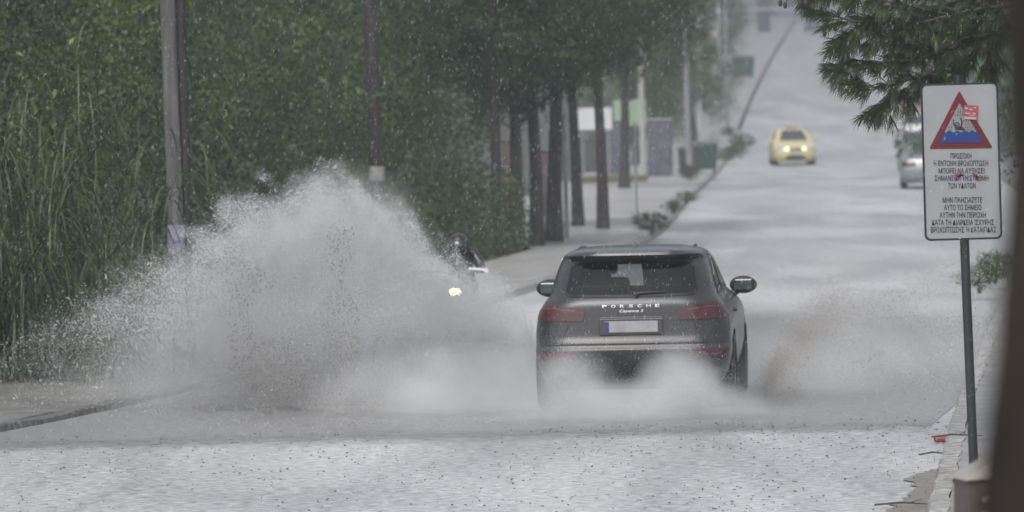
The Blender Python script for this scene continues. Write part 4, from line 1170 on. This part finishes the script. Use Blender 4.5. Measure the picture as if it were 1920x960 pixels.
tx = at(1490, 312, 227)
taxi = saloon('taxi', (tx.x-.0, 227+4.4, 0.004), R(180)+R(0.6), mat('taxi_yellow', (.60, .53, .26), .35, coat=.5, var=.05), 'yellow taxi with lit headlights coming down the wet road', lit=True)
ts = MB().box((0, 2.1, 1.52), (.42, .16, .12), bev=.03).build('roof_sign', mat('roof_sign', (.30, .27, .15), .5), taxi)
MB().box((0, 2.1, 1.455), (.3, .1, .03)).build('roof_sign_foot', M_black, ts)

G_pk = 'cars parked along the right kerb'
slope = -math.atan(.06)
def road_car(xl, d, paint, lab, flip=False, lit=False, group=None):
    z = float(zprof(d+2)); o = saloon('parked_car' if group else 'car', (xl, d, z+.004), slope + (math.pi if flip else 0), paint, lab, lit, group)
    if flip: o.location.y += 4.5
    o.rotation_euler[0] = math.atan(.027)*min(1, max(0, (d-220)/100)) * (-1 if flip else 1)
    return o
px_l = lambda px, d: at(px, 300, d).x + .87
road_car(px_l(1687, 172), 172, mat('paint_silver', (.27, .28, .295), .3, metallic=.5, coat=.6), 'silver car nearest of those parked behind the sign', group=G_pk)
road_car(px_l(1683, 205), 205, mat('paint_slate', (.16, .18, .19), .3, metallic=.5, coat=.6), 'grey parked car second from the sign, under the yellowish leaves', group=G_pk)
road_car(px_l(1680, 262), 262, mat('paint_white', (.62, .62, .62), .3, coat=.6), 'white parked car third in the line by the right kerb', group=G_pk)
road_car(px_l(1688, 300), 300, mat('paint_red', (.25, .08, .09), .3, coat=.6), 'dull red parked car last in the line by the right kerb', group=G_pk)
p = at(1577, 40, 560); road_car(p.x+.55, 560, mat('paint_far', (.3, .3, .31), .4), 'far grey car with bright headlights at the hilltop, beside the needles', flip=True, lit=True)
p = at(1524, 45, 585); road_car(p.x, 585, mat('paint_dark', (.06, .065, .08), .4), 'small dark car at the hilltop under the gantry')

# ------------------------------------------------------------------ scooter and rider
MX, MY = at(862, 543, 71).x, 71.0
mz = R(172)
bike = empty('scooter', (MX, MY, 0), R(180)-R(5), 'dark motor scooter with lit headlamp coming through the spray', 'motor scooter')
# local +y forward
M_bike = mat('scooter_paint', (.05, .052, .06), .3, coat=.7)
def bw(y, r_=.25, w_=.12):
    M = Matrix.Translation((0, y, r_)) @ Matrix.Rotation(R(90), 4, 'Y')
    o = MB().lathe([(0, .03), (r_*.5, .03), (r_*.68, .04), (r_*.68, -.04), (0, -.03)], 20, M).build('wheel', M_rim, bike, True)
    MB().lathe([(r_*.66, .045), (r_*.8, w_/2), (r_*.95, w_*.36), (r_, 0), (r_*.95, -w_*.36), (r_*.8, -w_/2), (r_*.66, -.045)], 24, M).build('tyre', M_tyre, o, True)
bw(.70); bw(-.62)
MB().tube([(0, .56, .68), (0, .70, .3)], [.05, .04], 10).tube([(.07, .70, .25), (.07, .62, .55)], .02, 8).tube([(-.07, .70, .25), (-.07, .62, .55)], .02, 8).build('fork', M_black, bike, True)
# front apron and fairing
vs = []; fs = []
sec = [(.30, .12, .66), (.42, .20, .62), (.58, .25, .60), (.72, .27, .60), (.84, .24, .60), (.95, .16, .54), (1.02, .05, .48)]
for z_, w_, y_ in sec:
    for k in range(9):
        a = -1+k/4; vs.append((a*w_, y_-.14*abs(a)**2, z_))
for j in range(len(sec)-1):
    for k in range(8): fs.append((j*9+k, j*9+k+1, (j+1)*9+k+1, (j+1)*9+k))
n0 = len(vs); vs2 = [(x, y-.05, z) for x, y, z in vs]
fs2 = [tuple(reversed([q+n0 for q in f])) for f in fs]
MB().add(vs+vs2, fs+fs2).build('fairing', M_bike, bike, True)
MB().box((0, -.05, .36), (.34, .8, .14), bev=.05).box((0, -.5, .55), (.34, .6, .34), bev=.1).build('body', M_bike, bike, True)
MB().box((0, -.3, .76), (.30, .72, .12), bev=.05).build('saddle', M_black, bike, True)
MB().poly([(-.22, .70, .50), (-.1, .76, .52), (.1, .76, .52), (.22, .70, .50), (.12, .78, .56), (-.12, .78, .56)], (0, -.02, .02)).build('mudguard', M_bike, bike)
hl = MB().ball((0, .625, .775), (.075, .05, .045), 12).build('headlight', mat('scooter_lamp', (.9, .85, .7), .2, emit=(1.0, .62, .26), estr=22.0), bike, True)
for q in (-1, 1):
    MB().ball((q*.088, .69, .55), (.02, .02, .02), 8).build('position_lamp', mat('position_lamp', (.9, .9, .9), .2, emit=(.9, .95, 1.0), estr=120.0), bike, True)
MB().tube([(-.34, .38, 1.02), (-.2, .47, 1.03), (0, .5, 1.0), (.2, .47, 1.03), (.34, .38, 1.02)], .016, 8).build('handlebar', M_black, bike, True)
# pale mirror arm and wind deflector, seen beside the rider
MB().poly([(-.16, .46, 1.07), (-.40, .44, 1.05), (-.40, .44, .995), (-.33, .45, 1.03), (-.16, .46, 1.045)], (0, .02, 0)).build('wing_mirror', mat('mirror_white', (.75, .76, .77), .3), bike)
MB().tube([(.2, .46, 1.03), (.27, .44, 1.13)], .008, 6).ball((.28, .43, 1.17), (.06, .02, .04), 10).build('wing_mirror', M_black, bike, True)

# rider: one continuous skin-grown body
rider = empty('person', (MX, MY, 0), R(180)-R(5), 'rider in black hooded rain jacket bent over the scooter', 'person')
def skin_body(name, nodes, edges, radii, m, parent, lvl=2, root=0):
    me = bpy.data.meshes.new(name); me.from_pydata(nodes, edges, []); me.update()
    o = bpy.data.objects.new(name, me); COL.objects.link(o)
    md = o.modifiers.new('skin', 'SKIN'); md.use_smooth_shade = True
    for i_, r_ in enumerate(radii):
        v_ = me.skin_vertices[0].data[i_]; v_.radius = r_ if isinstance(r_, tuple) else (r_, r_); v_.use_root = (i_ == root)
    sd = o.modifiers.new('sub', 'SUBSURF'); sd.levels = lvl; sd.render_levels = lvl
    dg = bpy.context.evaluated_depsgraph_get()
    me2 = bpy.data.meshes.new_from_object(o.evaluated_get(dg))
    bpy.data.objects.remove(o)
    return link(name, me2, m, parent, True)
M_coat = mat('rain_jacket', (.008, .0085, .0095), .3, .2, 8, bump=.01)
M_skin = mat('skin', (.42, .26, .19), .5)
nodes = [(0, -.25, .88), (0, -.20, 1.0), (0, -.10, 1.15), (0, -.03, 1.25), (0, .02, 1.31), (0, .05, 1.37),      # pelvis..neck..head base
         (.18, -.04, 1.22), (.30, .10, 1.04), (.30, .34, 1.03), (.30, .40, 1.03), (-.18, -.04, 1.22), (-.30, .10, 1.04), (-.30, .34, 1.03), (-.30, .40, 1.03),
         (.10, -.22, .86), (.19, .22, .84), (.16, .15, .46), (.16, .27, .45), (-.10, -.22, .86), (-.19, .22, .84), (-.16, .15, .46), (-.16, .27, .45)]
edges = [(0, 1), (1, 2), (2, 3), (3, 4), (4, 5), (3, 6), (6, 7), (7, 8), (8, 9), (3, 10), (10, 11), (11, 12), (12, 13), (0, 14), (14, 15), (15, 16), (16, 17), (0, 18), (18, 19), (19, 20), (20, 21)]
rad = [(.17, .13), (.16, .12), (.19, .13), (.15, .11), .065, .06, .085, .06, .045, .035, .085, .06, .045, .035, .10, .08, .055, .05, .10, .08, .055, .05]
skin_body('body', nodes, edges, rad, M_coat, rider)
# helmet with hood pulled over, dark visor
hd = MB().ball((0, .03, 1.325), (.095, .105, .12), 16).build('head', M_skin, rider, True)
MB().ball((0, .03, 1.33), (.142, .155, .155), 16).tube([(0, -.02, 1.26), (0, -.05, 1.16)], [.13, .17], 16).build('hood', M_coat, rider, True)
MB().ball((0, .11, 1.315), (.118, .10, .11), 14).build('visor', mat('visor_black', (.008, .008, .01), .08, coat=1), rider, True)
# gloved hands round the grips
for q in (1, -1):
    mb = MB().ball((q*.30, .39, 1.035), (.042, .04, .022), 10)
    for k in range(4):
        x_ = q*(.272+.02*k); l = (.9, 1.0, .96, .8)[k]
        mb.tube([(x_, .41, 1.045), (x_, .435*1.0+.008*l, 1.035), (x_, .425, 1.008), (x_, .39+.004*k, 1.0)], [.0105, .010, .009, .007], 7)
    mb.tube([(q*.262, .38, 1.035), (q*.25, .38, 1.01), (q*.262, .40, .998)], [.012, .010, .008], 7)
    mb.build('glove', M_black, rider, True)

# ------------------------------------------------------------------ spray
def points_group(m, name):
    ng = bpy.data.node_groups.new(name, 'GeometryNodeTree')
    ng.interface.new_socket('Geometry', in_out='INPUT', socket_type='NodeSocketGeometry'); ng.interface.new_socket('Geometry', in_out='OUTPUT', socket_type='NodeSocketGeometry')
    gi = ng.nodes.new('NodeGroupInput'); go = ng.nodes.new('NodeGroupOutput')
    mp = ng.nodes.new('GeometryNodeMeshToPoints'); na = ng.nodes.new('GeometryNodeInputNamedAttribute'); na.data_type = 'FLOAT'; na.inputs['Name'].default_value = 'drop_radius'
    sm = ng.nodes.new('GeometryNodeSetMaterial'); sm.inputs['Material'].default_value = m
    ng.links.new(gi.outputs[0], mp.inputs['Mesh']); ng.links.new(na.outputs['Attribute'], mp.inputs['Radius']); ng.links.new(mp.outputs[0], sm.inputs['Geometry']); ng.links.new(sm.outputs[0], go.inputs[0])
    return ng
_pg = {}
def droplets(name, P, rad, m, label, cat='spray'):
    me = bpy.data.meshes.new(name); me.vertices.add(len(P)); me.vertices.foreach_set('co', P.astype(np.float32).ravel())
    A = me.attributes.new('drop_radius', 'FLOAT', 'POINT'); A.data.foreach_set('value', rad.astype(np.float32)); me.materials.append(m)
    o = bpy.data.objects.new(name, me); COL.objects.link(o)
    if m.name not in _pg: _pg[m.name] = points_group(m, 'droplet_points_' + m.name)
    md = o.modifiers.new('droplets', 'NODES'); md.node_group = _pg[m.name]
    return tag(o, label, cat, kind='stuff')

SPD = 58.5
out = [(1012, 640), (985, 575), (950, 535), (900, 505), (850, 478), (800, 440), (760, 408), (700, 366), (650, 330), (618, 302), (590, 300), (565, 328), (535, 356), (480, 368), (420, 388), (350, 425), (280, 475), (200, 520), (120, 560), (50, 600), (0, 640), (-80, 720)]
O = np.array([tuple(at(px, py, SPD)) for px, py in out])
ox, oz = O[::-1, 0], O[::-1, 2]
WX0 = float(at(1012, 770, SPD).x)
dpx = np.array([-80, 0, 100, 250, 330, 400, 480, 560, 900, 960, 1012.]); dw = np.array([.012, .03, .07, .2, .40, .68, .85, 1, .8, .6, .4])
dX = np.array([at(p_, 600, SPD).x for p_ in dpx])
def splash_pts(n, seed, edge_pow=1.0):
    g = np.random.default_rng(seed); outp = []
    got = 0
    while got < n:
        m_ = 400000
        x = ox[0] + (WX0-ox[0])*g.random(m_); H = np.interp(x, ox, oz); z = 3.0*g.random(m_)
        q = z/np.maximum(H, .05)
        D = np.interp(x, dX, dw)
        # angle / range from the wheel: streaky sheet thrown out along arcs
        rr = np.hypot(x-WX0, z); an = np.arctan2(z, WX0-x+.02)
        st = vnoise(np.stack([an*9, rr*.9, an*0+seed*0+.5], -1)); st2 = vnoise(np.stack([an*34, rr*3.2, an*0+7.5], -1)); st3 = vnoise(np.stack([x*7, z*7, an*0+2.5], -1))
        qq = q - .26*(st2-.5) - .12*(st3-.5)
        vert = np.clip((1.05-qq)/.28, 0, 1)**1.3
        dens = D*vert*(.2+1.35*st)*(.65+.7*st3)
        k = g.random(m_) < dens*.75
        x, z = x[k], z[k]
        y = SPD + .3 + .55*(WX0-x)*.35 + g.normal(size=len(x))*(.28+.10*np.abs(WX0-x)) 
        outp.append(np.stack([x, y, z], -1)); got += len(x)
    return np.concatenate(outp)[:n]
P = splash_pts(1700000, 41)
g = np.random.default_rng(42)
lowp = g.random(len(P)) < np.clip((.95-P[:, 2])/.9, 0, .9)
droplets('spray', P[~lowp], .0010+.0015*g.random((~lowp).sum())**2, M_drop, 'great white fan of spray thrown up on the left of the SUV')
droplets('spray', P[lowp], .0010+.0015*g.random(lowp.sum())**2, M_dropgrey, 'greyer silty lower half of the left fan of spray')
P = splash_pts(18000, 43); P += g.normal(size=P.shape)*.12
P = P[P[:, 2] > 0]
droplets('spray', P, 0.0024+.0036*g.random(len(P))**2, M_drop, 'larger stray droplets round the left fan of spray')
P = splash_pts(70000, 44); P = P[P[:, 0] < dX[4]]; P = P[g.random(len(P)) < .9]
droplets('spray', P, .0022+.0036*g.random(len(P))**2, M_drop, 'scattered drops flying ahead of the left spray towards the reeds')
# short strings of droplets at the ragged rim
S0 = splash_pts(60000, 45); H = np.interp(S0[:, 0], ox, oz); q = S0[:, 2]/H
S0 = S0[(q > .72) | (S0[:, 0] < dX[5])][:1700]
ch = []
for s in S0:
    d = g.normal(size=3)*np.array([1, .5, 1]); d /= np.linalg.norm(d); n = g.integers(3, 9); bend = g.normal(size=3)*.25
    t_ = np.arange(n)*.0075
    ch.append(s + d*t_[:, None] + bend*(t_**2)[:, None]*18)
ch = np.concatenate(ch)
droplets('spray', ch, np.full(len(ch), .0042), M_drop, 'torn strings of water along the ragged rim of the left spray')
# muddy flecks in the sheet
S0 = splash_pts(30000, 47); S0 = S0[(S0[:, 0] > at(430, 600, SPD).x) & (S0[:, 0] < at(720, 600, SPD).x) & (S0[:, 2] < np.interp(S0[:, 0], ox, oz)*.8)]
w = vnoise(np.stack([S0[:, 0]*4, S0[:, 2]*3, S0[:, 0]*0+5.5], -1)); S0 = S0[w > .52][:1500]
ch = []
for s in S0:
    d = g.normal(size=3)*np.array([.6, .3, 1]); d /= np.linalg.norm(d); n = g.integers(2, 6); t_ = np.arange(n)*.007
    ch.append(s + np.array([0, -.9, 0]) + d*t_[:, None])
ch = np.concatenate(ch)
droplets('spray', ch, .0030+.002*g.random(len(ch)), M_dropmud, 'brown muddy flecks in the left sheet of spray')

# right hand bow wave: sandy water flung outward from the right wheels
def fan(n, seed, x0, z1, x1, y0, y1, thick=.12, spread=.5):
    g = np.random.default_rng(seed); t_ = g.random(n)**.8; s = g.random(n)
    x = x0 + (x1-x0)*t_*(0.45+.55*s) ; z = z1*(t_**1.2)*(.35+.65*(1-s*.6)) ; y = y0 + (y1-y0)*s + .6*t_
    w_ = vnoise(np.stack([s*14, t_*5, s*0+seed], -1)); k = g.random(n) < np.clip((w_-.25)*1.8, 0, 1)*(1-.75*t_)
    P_ = np.stack([x, y, z], -1)[k]; P_ += g.normal(size=P_.shape)*(thick*(.3+t_[k]))[:, None]
    return P_[P_[:, 2] > .005]
RP = np.array([tuple(at(px, py, 59.0)) for px, py in ((1384, 782), (1418, 738), (1455, 680), (1490, 632), (1530, 588), (1570, 553), (1615, 522))])
def ridge(n, seed, back, dropx, dropz, spread):
    """thin sheet of water curving up and outward from the right wheels"""
    g = np.random.default_rng(seed); t_ = g.random(n)**1.15*(len(RP)-1); k = np.minimum(t_.astype(int), len(RP)-2); f_ = (t_-k)[:, None]
    b = RP[k]*(1-f_)+RP[k+1]*f_; tt = t_/(len(RP)-1); s = g.exponential(1.0, n)*back
    w_ = vnoise(np.stack([tt*9, s*5, tt*0+seed], -1)); w2 = vnoise(np.stack([tt*30, s*16, tt*0+seed+3.5], -1))
    P_ = b + np.stack([dropx*s*(.4+tt), 2.2*tt+0*s, -dropz*s*(.3+tt)], -1) + g.normal(size=(n, 3))*(spread*(.6+tt))[:, None]
    keep_ = (g.random(n) < np.clip((w_*.6+w2*.7-.45)*2.6, 0, 1)*(1-.9*tt)) & (P_[:, 2] > .01)
    return P_[keep_]
P = ridge(330000, 51, .30, .9, .9, .06)
droplets('spray', P, .0010+.0018*g.random(len(P))**2, M_droptan, 'sandy curling sheet of water thrown up on the right of the SUV')
P = ridge(40000, 54, .30, .8, .8, .09)
droplets('spray', P, .0015+.0025*g.random(len(P))**2, M_dropmud, 'brown clots in the curling sheet right of the SUV')
def veil(n, seed):
    g = np.random.default_rng(seed); a = at(1440, 760, 60); b = at(1880, 500, 60)
    x = a.x+(b.x-a.x)*g.random(n); t_ = (x-a.x)/(b.x-a.x); z = (.15+1.35*t_**.7)*g.random(n)**.8; y = 57.5+5*g.random(n)
    w_ = vnoise(np.stack([x*3.2, z*3.2, x*0+seed], -1)); k = g.random(n) < np.clip((w_-.3)*2.2, 0, 1)
    return np.stack([x, y, z], -1)[k]
P = veil(60000, 52)
droplets('spray', P, .0014+.0026*g.random(len(P))**2, M_drop, 'white droplets falling between the SUV and the sign post')
P = veil(11000, 53)
droplets('spray', P, .0020+.0026*g.random(len(P))**2, M_dropmud, 'brown flecks falling between the SUV and the sign post')
# low splashing behind the wheels and along the water
def low(n, seed, xa, xb, ya, yb, h, sc_=2.5):
    g = np.random.default_rng(seed); m_ = n*4; x = xa+(xb-xa)*g.random(m_); y = ya+(yb-ya)*g.random(m_)
    ex_ = np.clip(1-np.abs(2*(x-xa)/(xb-xa)-1)**2, 0, 1)*np.clip(1-np.abs(2*(y-ya)/(yb-ya)-1)**2, 0, 1)
    w_ = vnoise(np.stack([x*sc_, y*1.2, x*0+seed], -1)); z = h*(.2+1.2*w_)*(.25+.75*ex_)*g.random(m_)**1.8
    k = np.where(g.random(m_) < ex_*.6)[0][:n]
    return np.stack([x, y, z], -1)[k]
def puff(n, seed, c, r_):
    """soft round puff of fine drops above the water"""
    g = np.random.default_rng(seed); P_ = np.array(c) + g.normal(size=(n, 3))*np.array(r_)
    w_ = vnoise(P_*np.array([3, 1, 3.])+seed); P_ = P_[(g.random(n) < w_*1.3) & (P_[:, 2] > .01)]
    return P_
P = np.concatenate([puff(60000, 61, (CX-.72, 56.0, .2), (.2, .2, .24)), puff(60000, 62, (CX+.55, 55.9, .2), (.24, .2, .24)), puff(90000, 63, (CX-.1, 55.7, .0), (.75, .3, .14))])
droplets('spray', P, .0009+.0011*g.random(len(P))**2, M_drop, 'fine spray kicked up right behind the rear wheels of the SUV')
P = np.concatenate([low(16000, 64, -4.5, 4.2, 54.5, 57.5, .04), low(16000, 65, -4.5, .2, 56.5, 60.0, .3)])
P = P[P[:, 0] > kl(P[:, 1])+.05]; P = P[P[:, 0] < kr(P[:, 1])-.05]
droplets('spray', P, .0010+.0014*g.random(len(P))**2, M_drop, 'low splashing drops along the front edge of the flood water')

# rain drops in the air and their small crowns on the road
g = np.random.default_rng(71); n = 52000
y = 34 + 86*g.random(n)**.9; x = (g.random(n)-.5)*2*(.105*y) ; z = EYE + y*(.03 - .12*g.random(n)); k = z > 0.1; x, y, z = x[k], y[k], z[k]; n = len(x)
a = .0011*(.6+.8*g.random(n)); L = a*(5.0+8.0*g.random(n)); c = np.stack([x, y, z], -1); sl = .16
ex = np.array([1, 0, 0]); ey = np.array([0, 1, 0]); ez = np.array([sl, 0, 1])
V = np.stack([c+ez*L[:, None], c+ex*a[:, None], c+ey*a[:, None], c-ex*a[:, None], c-ey*a[:, None], c-ez*L[:, None]], 1).reshape(-1, 3)
tri_ = np.array([(0, 1, 2), (0, 2, 3), (0, 3, 4), (0, 4, 1), (5, 2, 1), (5, 3, 2), (5, 4, 3), (5, 1, 4)])
Fc = (np.arange(n)[:, None, None]*6 + tri_[None]).reshape(-1, 3)
tag(link('rain', mesh_np('rain', V, Fc), mat('rain_drop', (.62, .64, .66), .2)), 'heavy rain drops falling through the whole street', 'rain', kind='stuff')
n = 2200
y = 41 + 14*g.random(n); x = kl(y)+.1 + (kr(y)-kl(y)-.2)*g.random(n)
kk = vnoise(np.stack([x*1.3, y*.35, x*0], -1)) > .25+.5*g.random(n)
x, y = x[kk], y[kk]; n = len(x)
hh = .003+.009*g.random(n)**2; rr = .004+.012*g.random(n)**1.5
k6 = np.arange(6)*math.pi/3
base = np.stack([x[:, None]+rr[:, None]*np.cos(k6)*.6, y[:, None]+rr[:, None]*np.sin(k6)*.6, np.full((n, 6), .006)], -1)
topv = np.stack([x[:, None]+rr[:, None]*np.cos(k6), y[:, None]+rr[:, None]*np.sin(k6), .006+hh[:, None]*(.6+.8*g.random((n, 6)))], -1)
V = np.concatenate([base, topv], 1).reshape(-1, 3)
q6 = np.array([(k, (k+1) % 6, (k+1) % 6+6, k+6) for k in range(6)])
Fc = (np.arange(n)[:, None, None]*12 + q6[None]).reshape(-1, 4)
tag(link('rain_splash', mesh_np('rain_splash', V, Fc), mat('splash_water', (.2, .2, .205), .3)), 'tiny crowns where rain drops strike the near road', 'rain', kind='stuff')

# drifting mist of the spray (volumes)
def mist(loc_, rad_, dens, label, rz=0.0, power=1.2, nscale=1.6, col=(.88, .89, .90), contrast=1.0):
    m = bpy.data.materials.new('spray_mist'); m.use_nodes = True; nt = m.node_tree; nt.nodes.clear()
    out_ = nt.nodes.new('ShaderNodeOutputMaterial'); pv = nt.nodes.new('ShaderNodeVolumePrincipled'); pv.inputs['Color'].default_value = (*col, 1)
    tc = nt.nodes.new('ShaderNodeTexCoord'); ln = nt.nodes.new('ShaderNodeVectorMath'); ln.operation = 'LENGTH'; nt.links.new(tc.outputs['Object'], ln.inputs[0])
    mr = nt.nodes.new('ShaderNodeMapRange'); mr.inputs['From Min'].default_value = 1.0; mr.inputs['From Max'].default_value = 0.15; nt.links.new(ln.outputs['Value'], mr.inputs['Value'])
    pw = nt.nodes.new('ShaderNodeMath'); pw.operation = 'POWER'; pw.inputs[1].default_value = power; nt.links.new(mr.outputs[0], pw.inputs[0])
    geo = nt.nodes.new('ShaderNodeNewGeometry')
    nz = nt.nodes.new('ShaderNodeTexNoise'); nz.inputs['Scale'].default_value = nscale; nz.inputs['Detail'].default_value = 2; nt.links.new(geo.outputs['Position'], nz.inputs['Vector'])
    mr2 = nt.nodes.new('ShaderNodeMapRange'); mr2.inputs['From Min'].default_value = .5-.28*contrast; mr2.inputs['From Max'].default_value = .68; nt.links.new(nz.outputs['Fac'], mr2.inputs['Value'])
    mu = nt.nodes.new('ShaderNodeMath'); mu.operation = 'MULTIPLY'; nt.links.new(pw.outputs[0], mu.inputs[0]); nt.links.new(mr2.outputs[0], mu.inputs[1])
    mu2 = nt.nodes.new('ShaderNodeMath'); mu2.operation = 'MULTIPLY'; mu2.inputs[1].default_value = dens; nt.links.new(mu.outputs[0], mu2.inputs[0])
    nt.links.new(mu2.outputs[0], pv.inputs['Density']); nt.links.new(pv.outputs[0], out_.inputs['Volume'])
    o = MB().ball((0, 0, 0), 1.0, 10).build('spray_mist', m); o.location = loc_; o.scale = rad_; o.rotation_euler = (0, 0, rz)
    return tag(o, label, 'mist', kind='stuff')
def mpos(px, py, d): return tuple(at(px, py, d))
mist(mpos(690, 640, 59.5), (1.75, 1.6, 1.15), 2.8, 'thick grey mist in the left plume, near the SUV')
mist(mpos(640, 520, 59.8), (1.15, 1.2, 1.3), 2.0, 'thin mist in the tall peak of the left plume')
mist(mpos(450, 715, 59.8), (2.3, 1.5, .65), .9, 'faint mist at the low left end of the plume')
mist(mpos(860, 745, 58.0), (1.7, 1.2, .6), 4.0, 'low mist rolling beside the left wheels')
mist(mpos(1080, 740, 56.2), (.52, .5, .5), 7.0, 'mist puff behind the left rear wheel')
mist(mpos(1268, 735, 56.1), (.5, .5, .52), 6.0, 'mist puff behind the right rear wheel')
mist(mpos(1190, 770, 56.0), (1.5, .8, .36), 4.5, 'low white mist trailing behind the SUV bumper')
mist(mpos(1500, 720, 60.0), (1.2, 1.5, .55), .9, 'mist hanging over the right bow wave')
mist(mpos(1640, 660, 64.0), (1.7, 3.0, 1.1), .2, 'thin veil of mist before the right kerb')
mist(mpos(990, 620, 67.0), (1.6, 3.0, .6), .6, 'mist veil in front of the scooter')
